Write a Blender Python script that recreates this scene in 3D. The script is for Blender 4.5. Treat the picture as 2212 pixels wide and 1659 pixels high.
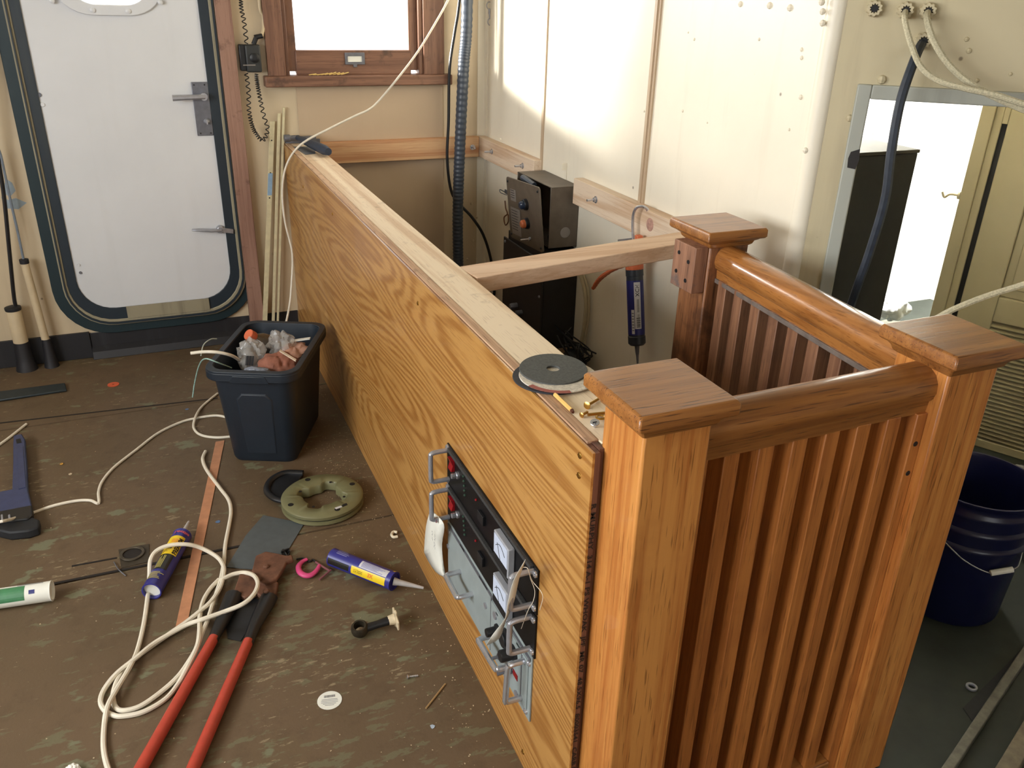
import bpy, bmesh, math, random
from mathutils import Vector as Vec, Matrix as Mat
random.seed(7)
PI = math.pi
sc = bpy.context.scene
COL = sc.collection
for o in list(bpy.data.objects): bpy.data.objects.remove(o, do_unlink=True)

# ------------------------------------------------------------------ camera
EYE = Vec((0, 0, 1.42))
FPX, CX, CY = 1814.54, 1106.0, 829.5          # focal length and centre in pixels of the 2212 x 1659 frame
RT = Vec((0.9210498776594198, -0.3886303132871611, 0.02517146117910009))
DN = Vec((-0.14419820674303405, -0.4003610084150623, -0.9049408489580786))
FW = Vec((0.3617651172178726, 0.8298659786587215, -0.42479225208228716))
cam_data = bpy.data.cameras.new('camera')
cam_data.sensor_width = 36.0
cam_data.lens = FPX / 2212 * 36.0
cam_data.clip_start = 0.02
cam = bpy.data.objects.new('camera', cam_data)
COL.objects.link(cam)
cm = Mat((RT, -DN, -FW)).transposed().to_4x4()
cm.translation = EYE
cam.matrix_world = cm
sc.camera = cam

# ------------------------------------------------------------------ world, sun, daylight through the windows, added fill lamps, exposure
sc.view_settings.view_transform = 'Standard'
sc.view_settings.look = 'None'
sc.view_settings.gamma = 1.0
sc.view_settings.use_curve_mapping = False
sc.view_settings.exposure = 0.0
w = bpy.data.worlds.new('overcast_sky'); sc.world = w; w.use_nodes = True
bg = w.node_tree.nodes['Background']
bg.inputs[0].default_value = (0.93, 0.97, 1.0, 1)
bg.inputs[1].default_value = 3.2
def area(name, loc, aim, sx, sy, power, color=(1, 1, 1), spread=PI):
    d = bpy.data.lights.new(name, 'AREA'); d.shape = 'RECTANGLE'; d.size = sx; d.size_y = sy; d.energy = power; d.color = color
    o = bpy.data.objects.new(name, d); COL.objects.link(o); o.location = loc
    o.rotation_euler = Vec(aim).to_track_quat('-Z', 'Y').to_euler(); d.spread = spread; return o
# daylight entering by the windows of the left wall; fill lamps added behind the viewer and inside the next room
area('daylight_left_windows', (-2.06, 0.75, 1.52), (1, 0.12, -0.24), 2.6, 0.8, 88, (0.97, 0.985, 1.0))
area('rear_fill', (0.5, -2.56, 1.5), (0.05, 1, -0.1), 1.4, 0.6, 7, (1.0, 0.97, 0.93))  # added fill for the faces turned to the viewer
area('next_room_fill', (2.35, 2.45, 2.16), (0.25, 0.55, -0.8), 0.9, 0.6, 150, (1.0, 0.99, 0.97), 1.9)  # added lamp under the ceiling, whitens the far wall
# bright low sky outside the back window, raking along the side wall
area('bright_low_sky', (-1.95, 5.55, 1.86), (2.4, -2.1, -0.62), 2.6, 0.24, 2300, (1.0, 0.96, 0.88))

# ------------------------------------------------------------------ sight-line surveying: a photo pixel meets a known plane
def ray(px, py): return RT * ((px - CX) / FPX) + DN * ((py - CY) / FPX) + FW
def atz(px, py, z=0.0):
    d = ray(px, py); return EYE + d * ((z - EYE.z) / d.z)
def atx(px, py, x):
    d = ray(px, py); return EYE + d * (x / d.x)
def aty(px, py, y):
    d = ray(px, py); return EYE + d * (y / d.y)
def atp(px, py, P, n):
    d = ray(px, py); n = Vec(n); return EYE + d * (n.dot(Vec(P) - EYE) / n.dot(d))

# ------------------------------------------------------------------ mesh helpers
def spline(pts, k=8, closed=False):
    pts = [Vec(p) for p in pts]; n = len(pts); out = []
    rng = range(n if closed else n - 1)
    for i in rng:
        p1, p2 = pts[i], pts[(i + 1) % n]
        p0 = pts[i - 1] if (closed or i > 0) else p1 * 2 - p2
        p3 = pts[(i + 2) % n] if (closed or i + 2 < n) else p2 * 2 - p1
        for j in range(k):
            t = j / k
            out.append(0.5 * ((2 * p1) + (p2 - p0) * t + (2 * p0 - 5 * p1 + 4 * p2 - p3) * t * t + (3 * p1 - p0 - 3 * p2 + p3) * t ** 3))
    if not closed: out.append(pts[-1])
    return out

class MB:
    def __init__(s, M=None): s.v = []; s.f = []; s.mi = []; s.M = M or Mat.Identity(4); s.cur = 0
    def add(s, vs, fs):
        b = len(s.v); s.v += [s.M @ Vec(p) for p in vs]
        s.f += [tuple(b + i for i in f) for f in fs]; s.mi += [s.cur] * len(fs); return s
    def hexa(s, p):     # 8 points: bottom loop then top loop
        return s.add(p, [(3, 2, 1, 0), (4, 5, 6, 7), (0, 1, 5, 4), (1, 2, 6, 5), (2, 3, 7, 6), (3, 0, 4, 7)])
    def box(s, a, b):
        (x0, y0, z0), (x1, y1, z1) = a, b
        return s.hexa([(x0, y0, z0), (x1, y0, z0), (x1, y1, z0), (x0, y1, z0), (x0, y0, z1), (x1, y0, z1), (x1, y1, z1), (x0, y1, z1)])
    def bar(s, p, q, wv, hv):   # beam from p to q, half-width vectors
        p, q, wv, hv = Vec(p), Vec(q), Vec(wv), Vec(hv)
        return s.hexa([p - wv - hv, p + wv - hv, p + wv + hv, p - wv + hv, q - wv - hv, q + wv - hv, q + wv + hv, q - wv + hv])
    def prism(s, poly, vec):
        poly = [Vec(p) for p in poly]; vec = Vec(vec); n = len(poly)
        return s.add(poly + [p + vec for p in poly], [tuple(range(n))[::-1], tuple(range(n, 2 * n))] + [(i, (i + 1) % n, n + (i + 1) % n, n + i) for i in range(n)])
    def loft(s, loops, cap0=True, cap1=True, closed=True):
        n = len(loops[0]); vs = [p for l in loops for p in l]; fs = []
        for a in range(len(loops) - 1):
            for i in range(n if closed else n - 1):
                j = (i + 1) % n; fs.append((a * n + i, a * n + j, (a + 1) * n + j, (a + 1) * n + i))
        if cap0: fs.append(tuple(range(n))[::-1])
        if cap1: fs.append(tuple(range((len(loops) - 1) * n, len(loops) * n)))
        return s.add(vs, fs)
    def tube(s, pts, r, n=8, closed=False, flat=1.0):
        pts = [Vec(p) for p in pts]; m = len(pts)
        rs = r if isinstance(r, (list, tuple)) else [r] * m
        T = []
        for i in range(m):
            a = pts[(i - 1) % m] if (closed or i > 0) else pts[0]; b = pts[(i + 1) % m] if (closed or i < m - 1) else pts[-1]
            t = (b - a); T.append(t.normalized() if t.length > 1e-9 else Vec((0, 0, 1)))
        u = Vec((0, 0, 1)); u = u - T[0] * u.dot(T[0])
        if u.length < 0.2: u = Vec((1, 0, 0)); u = u - T[0] * u.dot(T[0])
        u.normalize(); loops = []
        for i in range(m):
            u = u - T[i] * u.dot(T[i]); u.normalize(); v = T[i].cross(u)
            loops.append([pts[i] + (u * math.cos(2 * PI * k / n) * flat + v * math.sin(2 * PI * k / n)) * rs[i] for k in range(n)])
        if closed: loops.append(loops[0])
        return s.loft(loops, not closed, not closed)
    def lathe(s, prof, base=(0, 0, 0), axis=(0, 0, 1), n=24, cap0=True, cap1=True):
        base = Vec(base); q = Vec(axis).normalized(); u = q.orthogonal().normalized(); v = q.cross(u)
        return s.loft([[base + q * h + (u * math.cos(2 * PI * k / n) + v * math.sin(2 * PI * k / n)) * r for k in range(n)] for r, h in prof], cap0, cap1)
    def ball(s, c, r, n=10, sq=(1, 1, 1)):
        c = Vec(c); m = n // 2
        loops = []
        for a in range(m + 1):
            th = PI * (a + 0.02) / (m + 0.04)
            loops.append([c + Vec((r * math.sin(th) * math.cos(2 * PI * k / n) * sq[0], r * math.sin(th) * math.sin(2 * PI * k / n) * sq[1], -r * math.cos(th) * sq[2])) for k in range(n)])
        return s.loft(loops)
    def ringslab(s, outer, inner, vec):   # frame between two loops of equal count, extruded by vec
        o = [Vec(p) for p in outer]; i = [Vec(p) for p in inner]; vec = Vec(vec); n = len(o)
        vs = o + i + [p + vec for p in o] + [p + vec for p in i]; fs = []
        for k in range(n):
            j = (k + 1) % n
            fs += [(k, j, n + j, n + k), (2 * n + k, 3 * n + k, 3 * n + j, 2 * n + j), (k, 2 * n + k, 2 * n + j, j), (n + k, n + j, 3 * n + j, 3 * n + k)]
        return s.add(vs, fs)
    def text(s, body, size, org, xd, yd, lift=0.0006, align='LEFT', warp=None, bold=0.0):
        c = bpy.data.curves.new('txt', 'FONT'); c.body = body; c.size = size; c.align_x = align; c.resolution_u = 2; c.offset = bold
        o = bpy.data.objects.new('txt', c); me = bpy.data.meshes.new_from_object(o)
        xd, yd, org = Vec(xd).normalized(), Vec(yd).normalized(), Vec(org); nz = xd.cross(yd)
        if warp: vs = [warp(v.co.x, v.co.y) for v in me.vertices]
        else: vs = [org + xd * v.co.x + yd * v.co.y + nz * lift for v in me.vertices]
        s.add(vs, [tuple(p.vertices) for p in me.polygons])
        bpy.data.objects.remove(o); bpy.data.meshes.remove(me); bpy.data.curves.remove(c); return s

WM = {}
def build(name, mb, mat, parent=None, bevel=0.0, sharp=35, seg=2, sub=0, fixn=True):
    me = bpy.data.meshes.new(name); me.from_pydata([tuple(v) for v in mb.v], [], mb.f)
    mats = mat if isinstance(mat, (list, tuple)) else [mat]
    for m in mats: me.materials.append(m)
    for p, i in zip(me.polygons, mb.mi): p.material_index = min(i, len(mats) - 1)
    if fixn:
        bm = bmesh.new(); bm.from_mesh(me); bmesh.ops.recalc_face_normals(bm, faces=bm.faces); bm.to_mesh(me); bm.free()
    if parent is None:
        xs = [v.co for v in me.vertices]
        org = Vec(((min(p.x for p in xs) + max(p.x for p in xs)) / 2, (min(p.y for p in xs) + max(p.y for p in xs)) / 2, min(p.z for p in xs)))
    else: org = WM[parent.name]
    me.transform(Mat.Translation(-org))
    for p in me.polygons: p.use_smooth = True
    me.set_sharp_from_angle(angle=math.radians(sharp))
    o = bpy.data.objects.new(name, me); COL.objects.link(o)
    if parent is None: o.location = org
    else: o.parent = parent
    WM[o.name] = org
    if bevel:
        b = o.modifiers.new('bevel', 'BEVEL'); b.width = bevel; b.segments = seg; b.limit_method = 'ANGLE'; b.angle_limit = math.radians(40); b.harden_normals = False
    if sub:
        b = o.modifiers.new('sub', 'SUBSURF'); b.levels = sub; b.render_levels = sub
    return o
def tag(o, label=None, cat=None, group=None, kind=None):
    if label: o['label'] = label
    if cat: o['category'] = cat
    if group: o['group'] = group
    if kind: o['kind'] = kind
    return o
def thing(name, loc, label, cat, group=None, kind=None):
    o = bpy.data.objects.new(name, None); COL.objects.link(o); o.location = loc; o.empty_display_size = 0.05
    WM[o.name] = Vec(loc); return tag(o, label, cat, group, kind)
def single(name, mb, mat, label, cat, group=None, **k): return tag(build(name, mb, mat, **k), label, cat, group)
def struct(name, mb, mat, label, cat, **k): return tag(build(name, mb, mat, **k), label, cat, None, 'structure')

# ------------------------------------------------------------------ materials
def srgb(r, g, b):
    f = lambda c: (c / 255 / 12.92) if c / 255 <= 0.04045 else ((c / 255 + 0.055) / 1.055) ** 2.4
    return (f(r), f(g), f(b), 1)
class NT:
    def __init__(s, name):
        s.m = bpy.data.materials.new(name); s.m.use_nodes = True; s.t = s.m.node_tree; s.b = s.t.nodes['Principled BSDF']
        s.co = s.n('ShaderNodeTexCoord').outputs['Object']
    def n(s, t, **k):
        o = s.t.nodes.new(t)
        for a, b in k.items(): setattr(o, a, b)
        return o
    def l(s, a, b): s.t.links.new(a, b)
    def mapp(s, sc=(1, 1, 1), loc=(0, 0, 0), rot=(0, 0, 0), src=None):
        m = s.n('ShaderNodeMapping'); m.inputs['Scale'].default_value = sc; m.inputs['Location'].default_value = loc; m.inputs['Rotation'].default_value = rot
        s.l(src or s.co, m.inputs[0]); return m.outputs[0]
    def noise(s, vec, scale, detail=3, rough=0.55, dist=0.0):
        m = s.n('ShaderNodeTexNoise'); m.inputs['Scale'].default_value = scale; m.inputs['Detail'].default_value = detail; m.inputs['Roughness'].default_value = rough; m.inputs['Distortion'].default_value = dist
        s.l(vec, m.inputs['Vector']); return m.outputs['Fac']
    def math(s, op, a, b=0.0, clamp=False):
        m = s.n('ShaderNodeMath', operation=op, use_clamp=clamp)
        for i, x in enumerate((a, b)):
            if isinstance(x, (int, float)): m.inputs[i].default_value = x
            else: s.l(x, m.inputs[i])
        return m.outputs[0]
    def ramp(s, fac, stops):
        r = s.n('ShaderNodeValToRGB'); e = r.color_ramp.elements
        while len(e) < len(stops): e.new(0.5)
        for q, (p, c) in zip(e, stops): q.position = p; q.color = c if len(c) == 4 else (*c, 1)
        s.l(fac, r.inputs[0]); return r.outputs[0]
    def step(s, fac, a, b):
        m = s.n('ShaderNodeMapRange'); m.clamp = True
        m.inputs['From Min'].default_value = a; m.inputs['From Max'].default_value = b; s.l(fac, m.inputs[0]); return m.outputs[0]
    def mix(s, fac, a, b, mode='MIX'):
        m = s.n('ShaderNodeMix', data_type='RGBA', blend_type=mode)
        for i, x in ((0, fac), (6, a), (7, b)):
            if isinstance(x, (int, float, tuple)): m.inputs[i].default_value = x
            else: s.l(x, m.inputs[i])
        return m.outputs[2]
    def bump(s, h, strength=0.3, dist=0.002):
        m = s.n('ShaderNodeBump'); m.inputs['Strength'].default_value = strength; m.inputs['Distance'].default_value = dist
        s.l(h, m.inputs['Height']); s.l(m.outputs[0], s.b.inputs['Normal'])
    def done(s, col, rough=0.5, metal=0.0, spec=0.5, coat=0.0, **k):
        for nm, x in (('Base Color', col), ('Roughness', rough), ('Metallic', metal), ('Specular IOR Level', spec), ('Coat Weight', coat)):
            if isinstance(x, (int, float, tuple)): s.b.inputs[nm].default_value = x
            else: s.l(x, s.b.inputs[nm])
        return s.m
def plain(name, rgb, rough=0.5, metal=0.0, var=0.12, scale=40, bump=0.0, spec=0.5, coat=0.0):
    t = NT(name); c = srgb(*rgb); n = t.noise(t.co, scale, 4)
    k = lambda f: tuple(min(1, x * f) for x in c[:3]) + (1,)
    col = t.ramp(n, [(0.3, k(1 - var)), (0.7, k(1 + var))])
    if bump: t.bump(n, bump)
    return t.done(col, rough, metal, spec, coat)
def painted(name, rgb, dirt=(120, 100, 75), amt=0.5, rough=0.42, bump=0.25, specks=True):
    t = NT(name); c = srgb(*rgb)
    n1 = t.noise(t.co, 2.2, 5, 0.6); n2 = t.noise(t.co, 30, 4, 0.6)
    streak = t.noise(t.mapp((9, 9, 0.8)), 2.0, 4)
    k = lambda f: tuple(min(1, x * f) for x in c[:3]) + (1,)
    col = t.ramp(n1, [(0.25, k(0.93)), (0.75, k(1.05))])
    col = t.mix(t.math('MULTIPLY', t.step(streak, 0.56, 0.85), amt * 0.7), col, srgb(*dirt))
    if specks:
        v = t.n('ShaderNodeTexVoronoi'); v.inputs['Scale'].default_value = 9.0; t.l(t.co, v.inputs['Vector'])
        sp = t.math('MULTIPLY', t.step(v.outputs['Distance'], 0.05, 0.025), t.step(t.noise(t.co, 4.3, 1), 0.5, 0.56))
        col = t.mix(t.math('MULTIPLY', sp, 0.7), col, srgb(80, 60, 42))
    t.bump(t.math('ADD', t.math('MULTIPLY', n2, 0.5), t.noise(t.co, 6, 2)), bump, 0.004)
    return t.done(col, rough)
def wood(name, light, dark, axis='y', rings=14, rough=0.45, pore=0.5, porecol=(60, 34, 12), coat=0.0, seed=0.0, cath=True, worn=None, bumpy=0.15, width=5.0, along=0.3):
    t = NT(name)
    st = {'x': (along, width, width), 'y': (width, along, width), 'z': (width, width, along)}[axis]
    fine = {'x': (3, 120, 120), 'y': (120, 3, 120), 'z': (120, 120, 3)}[axis]
    dash = {'x': (16, 380, 380), 'y': (380, 16, 380), 'z': (380, 380, 16)}[axis]
    v = t.mapp(st, (seed, seed * 1.7, seed * 0.6))
    f = t.noise(v, 1.0, 2, 0.4)
    ph = t.math('MULTIPLY', f, rings * 6.0)
    s_ = t.math('SINE', ph)
    fine_n = t.noise(t.mapp(fine, (seed, 0, 0)), 1.0, 3, 0.6)
    band = t.math('ADD', t.math('MULTIPLY', s_, 0.20 if cath else 0.10), fine_n)
    col = t.ramp(band, [(0.28, srgb(*dark)), (0.62, srgb(*light))])
    big = t.noise(t.mapp(st, (seed + 4, 0, 0)), 0.5, 3)
    col = t.mix(t.step(big, 0.35, 0.75), col, t.mix(1.0, col, (0.86, 0.8, 0.74, 1), 'MULTIPLY'))
    d = t.noise(t.mapp(dash, (0, seed, 0)), 1.0, 1, 0.4)
    dm = t.math('MULTIPLY', t.step(d, 0.62, 0.70), pore)
    col = t.mix(dm, col, srgb(*porecol))
    if worn:
        wn = t.noise(t.co, worn[1], 5, 0.65)
        col = t.mix(t.math('MULTIPLY', t.step(wn, worn[2], worn[2] + 0.12), worn[3]), col, srgb(*worn[0]))
    t.bump(t.math('SUBTRACT', fine_n, dm), bumpy, 0.0012)
    return t.done(col, rough, 0.0, 0.5, coat)
# ------------------------------------------------------------------ material library
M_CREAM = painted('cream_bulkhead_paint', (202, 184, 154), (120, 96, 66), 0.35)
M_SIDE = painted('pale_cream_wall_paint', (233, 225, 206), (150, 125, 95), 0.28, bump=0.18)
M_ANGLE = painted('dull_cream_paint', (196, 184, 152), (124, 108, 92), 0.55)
M_CREAM2 = painted('cream_panel_paint', (188, 166, 139), (150, 125, 95), 0.2, specks=False)
M_DOORW = painted('white_door_paint', (212, 214, 217), (150, 145, 130), 0.12, 0.4, 0.06, specks=False)
M_LOUV = painted('beige_louver_paint', (180, 170, 138), (140, 128, 100), 0.15, 0.5, 0.1, specks=False)
M_WHITE = plain('white_wall_paint', (240, 240, 232), 0.5, var=0.04, scale=4)
M_GASK = painted('blue_black_gasket', (30, 42, 52), (70, 72, 64), 0.5, 0.5, 0.3, specks=False)
M_TEAL = painted('teal_black_paint', (27, 46, 52), (60, 62, 56), 0.4, 0.45, 0.3, specks=False)
M_RIDGE = painted('worn_cream_edge', (150, 142, 118), (60, 55, 45), 0.9, 0.6, 0.5, specks=False)
M_COAM = painted('black_coaming_paint', (34, 34, 38), (92, 94, 100), 0.35, 0.5, 0.4, specks=False)
M_ALU = plain('brushed_aluminium', (170, 172, 180), 0.34, 0.6, 0.1, 60)
M_STEEL = plain('bright_steel', (196, 198, 204), 0.22, 0.75, 0.06, 60)
M_DKSTEEL = plain('dark_grey_metal', (112, 114, 122), 0.4, 0.5, 0.12, 60)
M_BRASS = plain('brass', (190, 150, 80), 0.3, 1.0, 0.1, 60)
M_BLACK = plain('black_plastic', (22, 23, 26), 0.42, var=0.2)
M_RUBBER = plain('black_rubber', (26, 28, 32), 0.65, var=0.2, scale=80, bump=0.1)
M_CONDUIT = plain('cream_conduit_paint', (196, 178, 146), 0.55, var=0.08, scale=20, bump=0.1)
M_GREYHOSE = plain('slate_grey_plastic', (58, 66, 78), 0.4, var=0.12, scale=30)
M_CABLE = plain('ivory_cable_jacket', (222, 214, 196), 0.5, var=0.05, scale=60)
M_BRAID = plain('cream_braided_cable', (186, 178, 150), 0.75, var=0.25, scale=300, bump=0.4)
M_BROWNBOX = plain('brown_grey_enamel', (92, 82, 70), 0.5, var=0.15, scale=25, bump=0.05)
M_DKBOX = plain('dark_enamel', (34, 31, 30), 0.55, var=0.2, scale=25)
M_PAPER = plain('white_paper', (226, 226, 216), 0.7, var=0.03)
M_LABEL = plain('grey_label', (128, 122, 116), 0.5, var=0.05)
M_INK = plain('black_ink', (18, 18, 20), 0.6, var=0.05)
M_GREYINK = plain('grey_pencil', (120, 120, 124), 0.7, var=0.05)
M_REDWOOD = wood('reddish_brown_trim_wood', (158, 124, 108), (136, 102, 88), 'z', 10, 0.55, 0.3, (70, 44, 34), cath=False, worn=((70, 44, 34), 14, 0.58, 0.6))
M_WINWOOD = wood('window_frame_wood', (130, 94, 74), (106, 74, 58), 'x', 10, 0.5, 0.4, (46, 30, 24), cath=False, worn=((56, 42, 36), 11, 0.55, 0.7))
M_WINWOODV = wood('window_stile_wood', (132, 96, 76), (108, 76, 60), 'z', 10, 0.45, 0.4, (46, 30, 24), cath=False, worn=((56, 42, 36), 11, 0.57, 0.6))
M_OAK = wood('varnished_oak_panel', (192, 145, 82), (160, 110, 53), 'y', 58, 0.33, 0.45, (142, 94, 42), 0.15, 3.1, True, width=2.8, along=0.34)
M_PLYEDGE = wood('dark_plywood_edge', (120, 80, 62), (82, 50, 38), 'z', 8, 0.6, 0.3, (30, 16, 10), 0, 1.0, False)
M_POSTV = wood('honey_oak_upright', (210, 146, 78), (182, 112, 54), 'z', 8, 0.32, 0.7, (122, 72, 30), 0.25, 7.7, False, worn=((160, 98, 48), 4, 0.56, 0.4), width=8)
M_POSTX = wood('honey_oak_rail', (166, 112, 58), (136, 86, 42), 'x', 8, 0.35, 0.85, (84, 48, 24), 0.25, 2.7, False, worn=((112, 66, 38), 5, 0.55, 0.5), width=8)
M_POSTY = wood('dark_oak_rail', (178, 120, 64), (150, 96, 48), 'y', 8, 0.25, 0.45, (90, 52, 24), 0.5, 5.2, False, worn=((112, 68, 38), 6, 0.58, 0.5), width=8)
M_BALV = wood('oak_baluster', (190, 122, 62), (162, 98, 47), 'z', 8, 0.38, 0.6, (112, 64, 28), 0.15, 9.1, False, worn=((150, 86, 44), 4, 0.55, 0.45), width=8)
M_BALD = wood('dull_dark_baluster', (150, 108, 80), (118, 80, 58), 'z', 8, 0.5, 0.5, (70, 44, 30), 0.05, 4.1, False, worn=((92, 62, 46), 4, 0.55, 0.5), width=8)
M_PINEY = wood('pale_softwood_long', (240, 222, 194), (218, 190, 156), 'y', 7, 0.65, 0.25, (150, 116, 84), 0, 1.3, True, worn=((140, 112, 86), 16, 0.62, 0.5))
M_PINEX = wood('pale_softwood_cross', (228, 200, 172), (208, 172, 140), 'x', 7, 0.65, 0.2, (150, 110, 80), 0, 4.3, True, worn=((150, 120, 96), 16, 0.64, 0.4))
M_PINELEDGE = wood('fresh_ledger_softwood', (210, 170, 128), (186, 134, 94), 'x', 7, 0.65, 0.2, (150, 96, 64), 0, 6.3, True)
M_PINESIDE = wood('whitened_ledger_softwood', (226, 206, 182), (206, 176, 146), 'y', 8, 0.65, 0.2, (150, 110, 80), 0, 8.3, True)

def floor_mat():
    t = NT('worn_brown_deck_paint')
    n1 = t.noise(t.co, 1.6, 5, 0.6); n2 = t.noise(t.co, 18, 5, 0.65)
    col = t.ramp(n1, [(0.25, srgb(88, 74, 54)), (0.55, srgb(101, 83, 63)), (0.8, srgb(97, 83, 58))])
    col = t.mix(t.math('MULTIPLY', t.step(n2, 0.5, 0.8), 0.5), col, srgb(66, 52, 38))
    rot = (0, 0, math.radians(8))
    fl = t.noise(t.mapp((26, 85, 26), rot=rot), 1.0, 4, 0.7)
    area_ = t.noise(t.co, 3.2, 3, 0.6)
    near = t.math('SUBTRACT', fl, t.math('MULTIPLY', t.step(area_, 0.66, 0.40), 0.13))
    sx = t.n('ShaderNodeSeparateXYZ'); t.l(t.co, sx.inputs[0])
    front = t.math('SUBTRACT', 1.0, t.step(sx.outputs[1], 1.15, 1.55))
    wear = t.noise(t.mapp((13, 36, 13), (5, 2, 0), rot), 1.0, 4, 0.65)
    wmask = t.math('MULTIPLY', front, t.step(t.noise(t.mapp((1, 1, 1), (2, 7, 0)), 2.1, 3, 0.6), 0.40, 0.62))
    wsum = t.math('ADD', wear, t.math('MULTIPLY', wmask, 0.12))
    col = t.mix(t.math('MULTIPLY', t.step(wsum, 0.615, 0.65), 0.75), col, srgb(106, 102, 78))
    col = t.mix(t.step(near, 0.575, 0.64), col, srgb(138, 124, 98))
    gr = t.noise(t.mapp((7, 11, 7), (3, 1, 0), rot), 1.0, 4, 0.6)
    col = t.mix(t.math('MULTIPLY', t.step(gr, 0.63, 0.66), 0.8), col, srgb(114, 116, 92))
    dk = t.noise(t.mapp((3.0, 6.0, 3), (9, 4, 0)), 1.0, 4, 0.6)
    col = t.mix(t.math('MULTIPLY', t.step(dk, 0.63, 0.75), 0.6), col, srgb(56, 46, 36))
    t.bump(t.math('ADD', t.math('MULTIPLY', n2, 0.6), t.math('MULTIPLY', t.noise(t.co, 160, 2), 0.5)), 0.35, 0.0025)
    return t.done(col, 0.55, 0, 0.35)
M_FLOOR = floor_mat()
M_GREENFL = plain('dark_green_deck_paint', (36, 42, 35), 0.6, var=0.25, scale=14, bump=0.3)
M_SEAM = plain('seam_dirt', (30, 24, 20), 0.8)
M_CEIL = plain('ceiling_paint', (205, 195, 170), 0.6, var=0.03, scale=3)

def glass_mat(name, tint=(1, 1, 1, 1)):
    m = bpy.data.materials.new(name); m.use_nodes = True; t = m.node_tree; t.nodes.clear()
    o = t.nodes.new('ShaderNodeOutputMaterial'); mx = t.nodes.new('ShaderNodeMixShader'); tr = t.nodes.new('ShaderNodeBsdfTransparent'); gl = t.nodes.new('ShaderNodeBsdfGlossy')
    tr.inputs[0].default_value = tint; gl.inputs['Roughness'].default_value = 0.03
    mx.inputs[0].default_value = 0.05; t.links.new(tr.outputs[0], mx.inputs[1]); t.links.new(gl.outputs[0], mx.inputs[2]); t.links.new(mx.outputs[0], o.inputs[0])
    return m
M_GLASS = glass_mat('window_glass'); M_GLASSD = glass_mat('tinted_porthole_glass', (.62, .62, .62, 1))  # porthole glass tinted grey to weaken the light patch it throws indoors

# ------------------------------------------------------------------ the room
YB, XS, GZ = 3.61, 1.405, 0.0      # back wall, side wall, level of the green deck
XL, YN, ZC, XR = -2.0, -2.5, 2.3, 3.7
mb = MB()     # painted deck with plank and hatch joints cut as grooves
mb.box((XL, YN, -0.14), (0.585, YB, -0.012)); mb.box((.585, .998, -.14), (.642, YB, 0))
for a, b in ((YN, 0.9), (0.9, 2.047), (2.055, 3.02), (3.028, YB)): mb.box((XL, a, -0.012), (0.585, b, 0))
mb.box((0.642, 0.998, -0.14), (XS, YB, GZ))
struct('floor', mb, M_FLOOR, 'brown painted deck worn through to grey green flecks', 'floor')
mb = MB(); mb.box((0.585, YN, -0.14), (XS, 0.998, GZ)); mb.box((XS, YN, -0.14), (XR, 3.0, GZ))
struct('floor', mb, M_GREENFL, 'dark green painted deck right of the stair railing', 'floor')
# back wall with door and window openings
wx0, wx1, wz0, wz1 = 0.545, 1.125, 1.085, 2.0
dx0, dx1, dz0, dz1 = -0.27, 0.19, 0.27, 1.85
mb = MB(); T = 0.07
for a, b in (((XL, YB, 0), (dx0, YB + T, ZC)), ((dx0, YB, 0), (dx1, YB + T, dz0)), ((dx0, YB, dz1), (dx1, YB + T, ZC)), ((dx1, YB, 0), (wx0, YB + T, ZC)),
             ((wx0, YB, 0), (wx1, YB + T, wz0)), ((wx0, YB, wz1), (wx1, YB + T, ZC)), ((wx1, YB, 0), (1.50, YB + T, ZC))): mb.box(a, b)
for px, py in [(632, 500), (1012, 186), (1015, 300), (1018, 440), (1022, 520), (1010, 560), (1030, 470), (590, 548)]:
    p = aty(px, py, YB - 0.001); mb.ball(p, 0.006, 8)
struct('wall_back', mb, M_CREAM, 'cream painted bulkhead holding the white door and the window', 'wall')
mb = MB(); mb.box((0.592, YB - 0.004, 0.13), (1.21, YB, 1.043))
struct('trim_1', mb, M_CREAM2, 'smooth tan panel filling the wall below the window', 'wall panel')
# side wall
mb = MB(); mb.box((XS, 1.54, GZ), (XS + 0.06, YB + T, ZC))
for px, py, r in [(1600, 9, .007), (1663, 12, .008), (1707, 17, .008), (1732, 107, .005), (1732, 125, .005), (1705, 280, .004), (1640, 85, .004), (1500, 85, .004), (1487, 70, .003), (1528, 265, .003), (1475, 240, .004), (1392, 240, .004), (1082, 300, .006), (1740, 325, .008), (1730, 210, .006)]:
    mb.ball(atx(px, py, XS), r, 8)
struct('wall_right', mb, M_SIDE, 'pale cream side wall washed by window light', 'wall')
mb = MB(); mb.box((XS - 0.006, 2.984, 0.75), (XS, 3.0, ZC))
struct('trim_2', mb, M_CREAM2, 'narrow batten over the left wall panel joint', 'batten')
mb = MB(); mb.box((XS - 0.007, 2.232, 0.76), (XS, 2.262, ZC)); mb.box((XS - 0.012, 2.241, 0.76), (XS - 0.006, 2.25, ZC))
struct('trim_3', mb, M_CREAM2, 'wider ribbed batten over the right wall panel joint', 'batten')
mb = MB(); mb.box((XS - 0.004, YB - 0.035, 0), (XS, YB - 0.004, ZC)); mb.box((XS - 0.035, YB - 0.004, 0), (XS - 0.004, YB, ZC))
struct('trim_4', mb, M_SIDE, 'cream angle strip in the corner of the two walls', 'corner trim')
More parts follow.
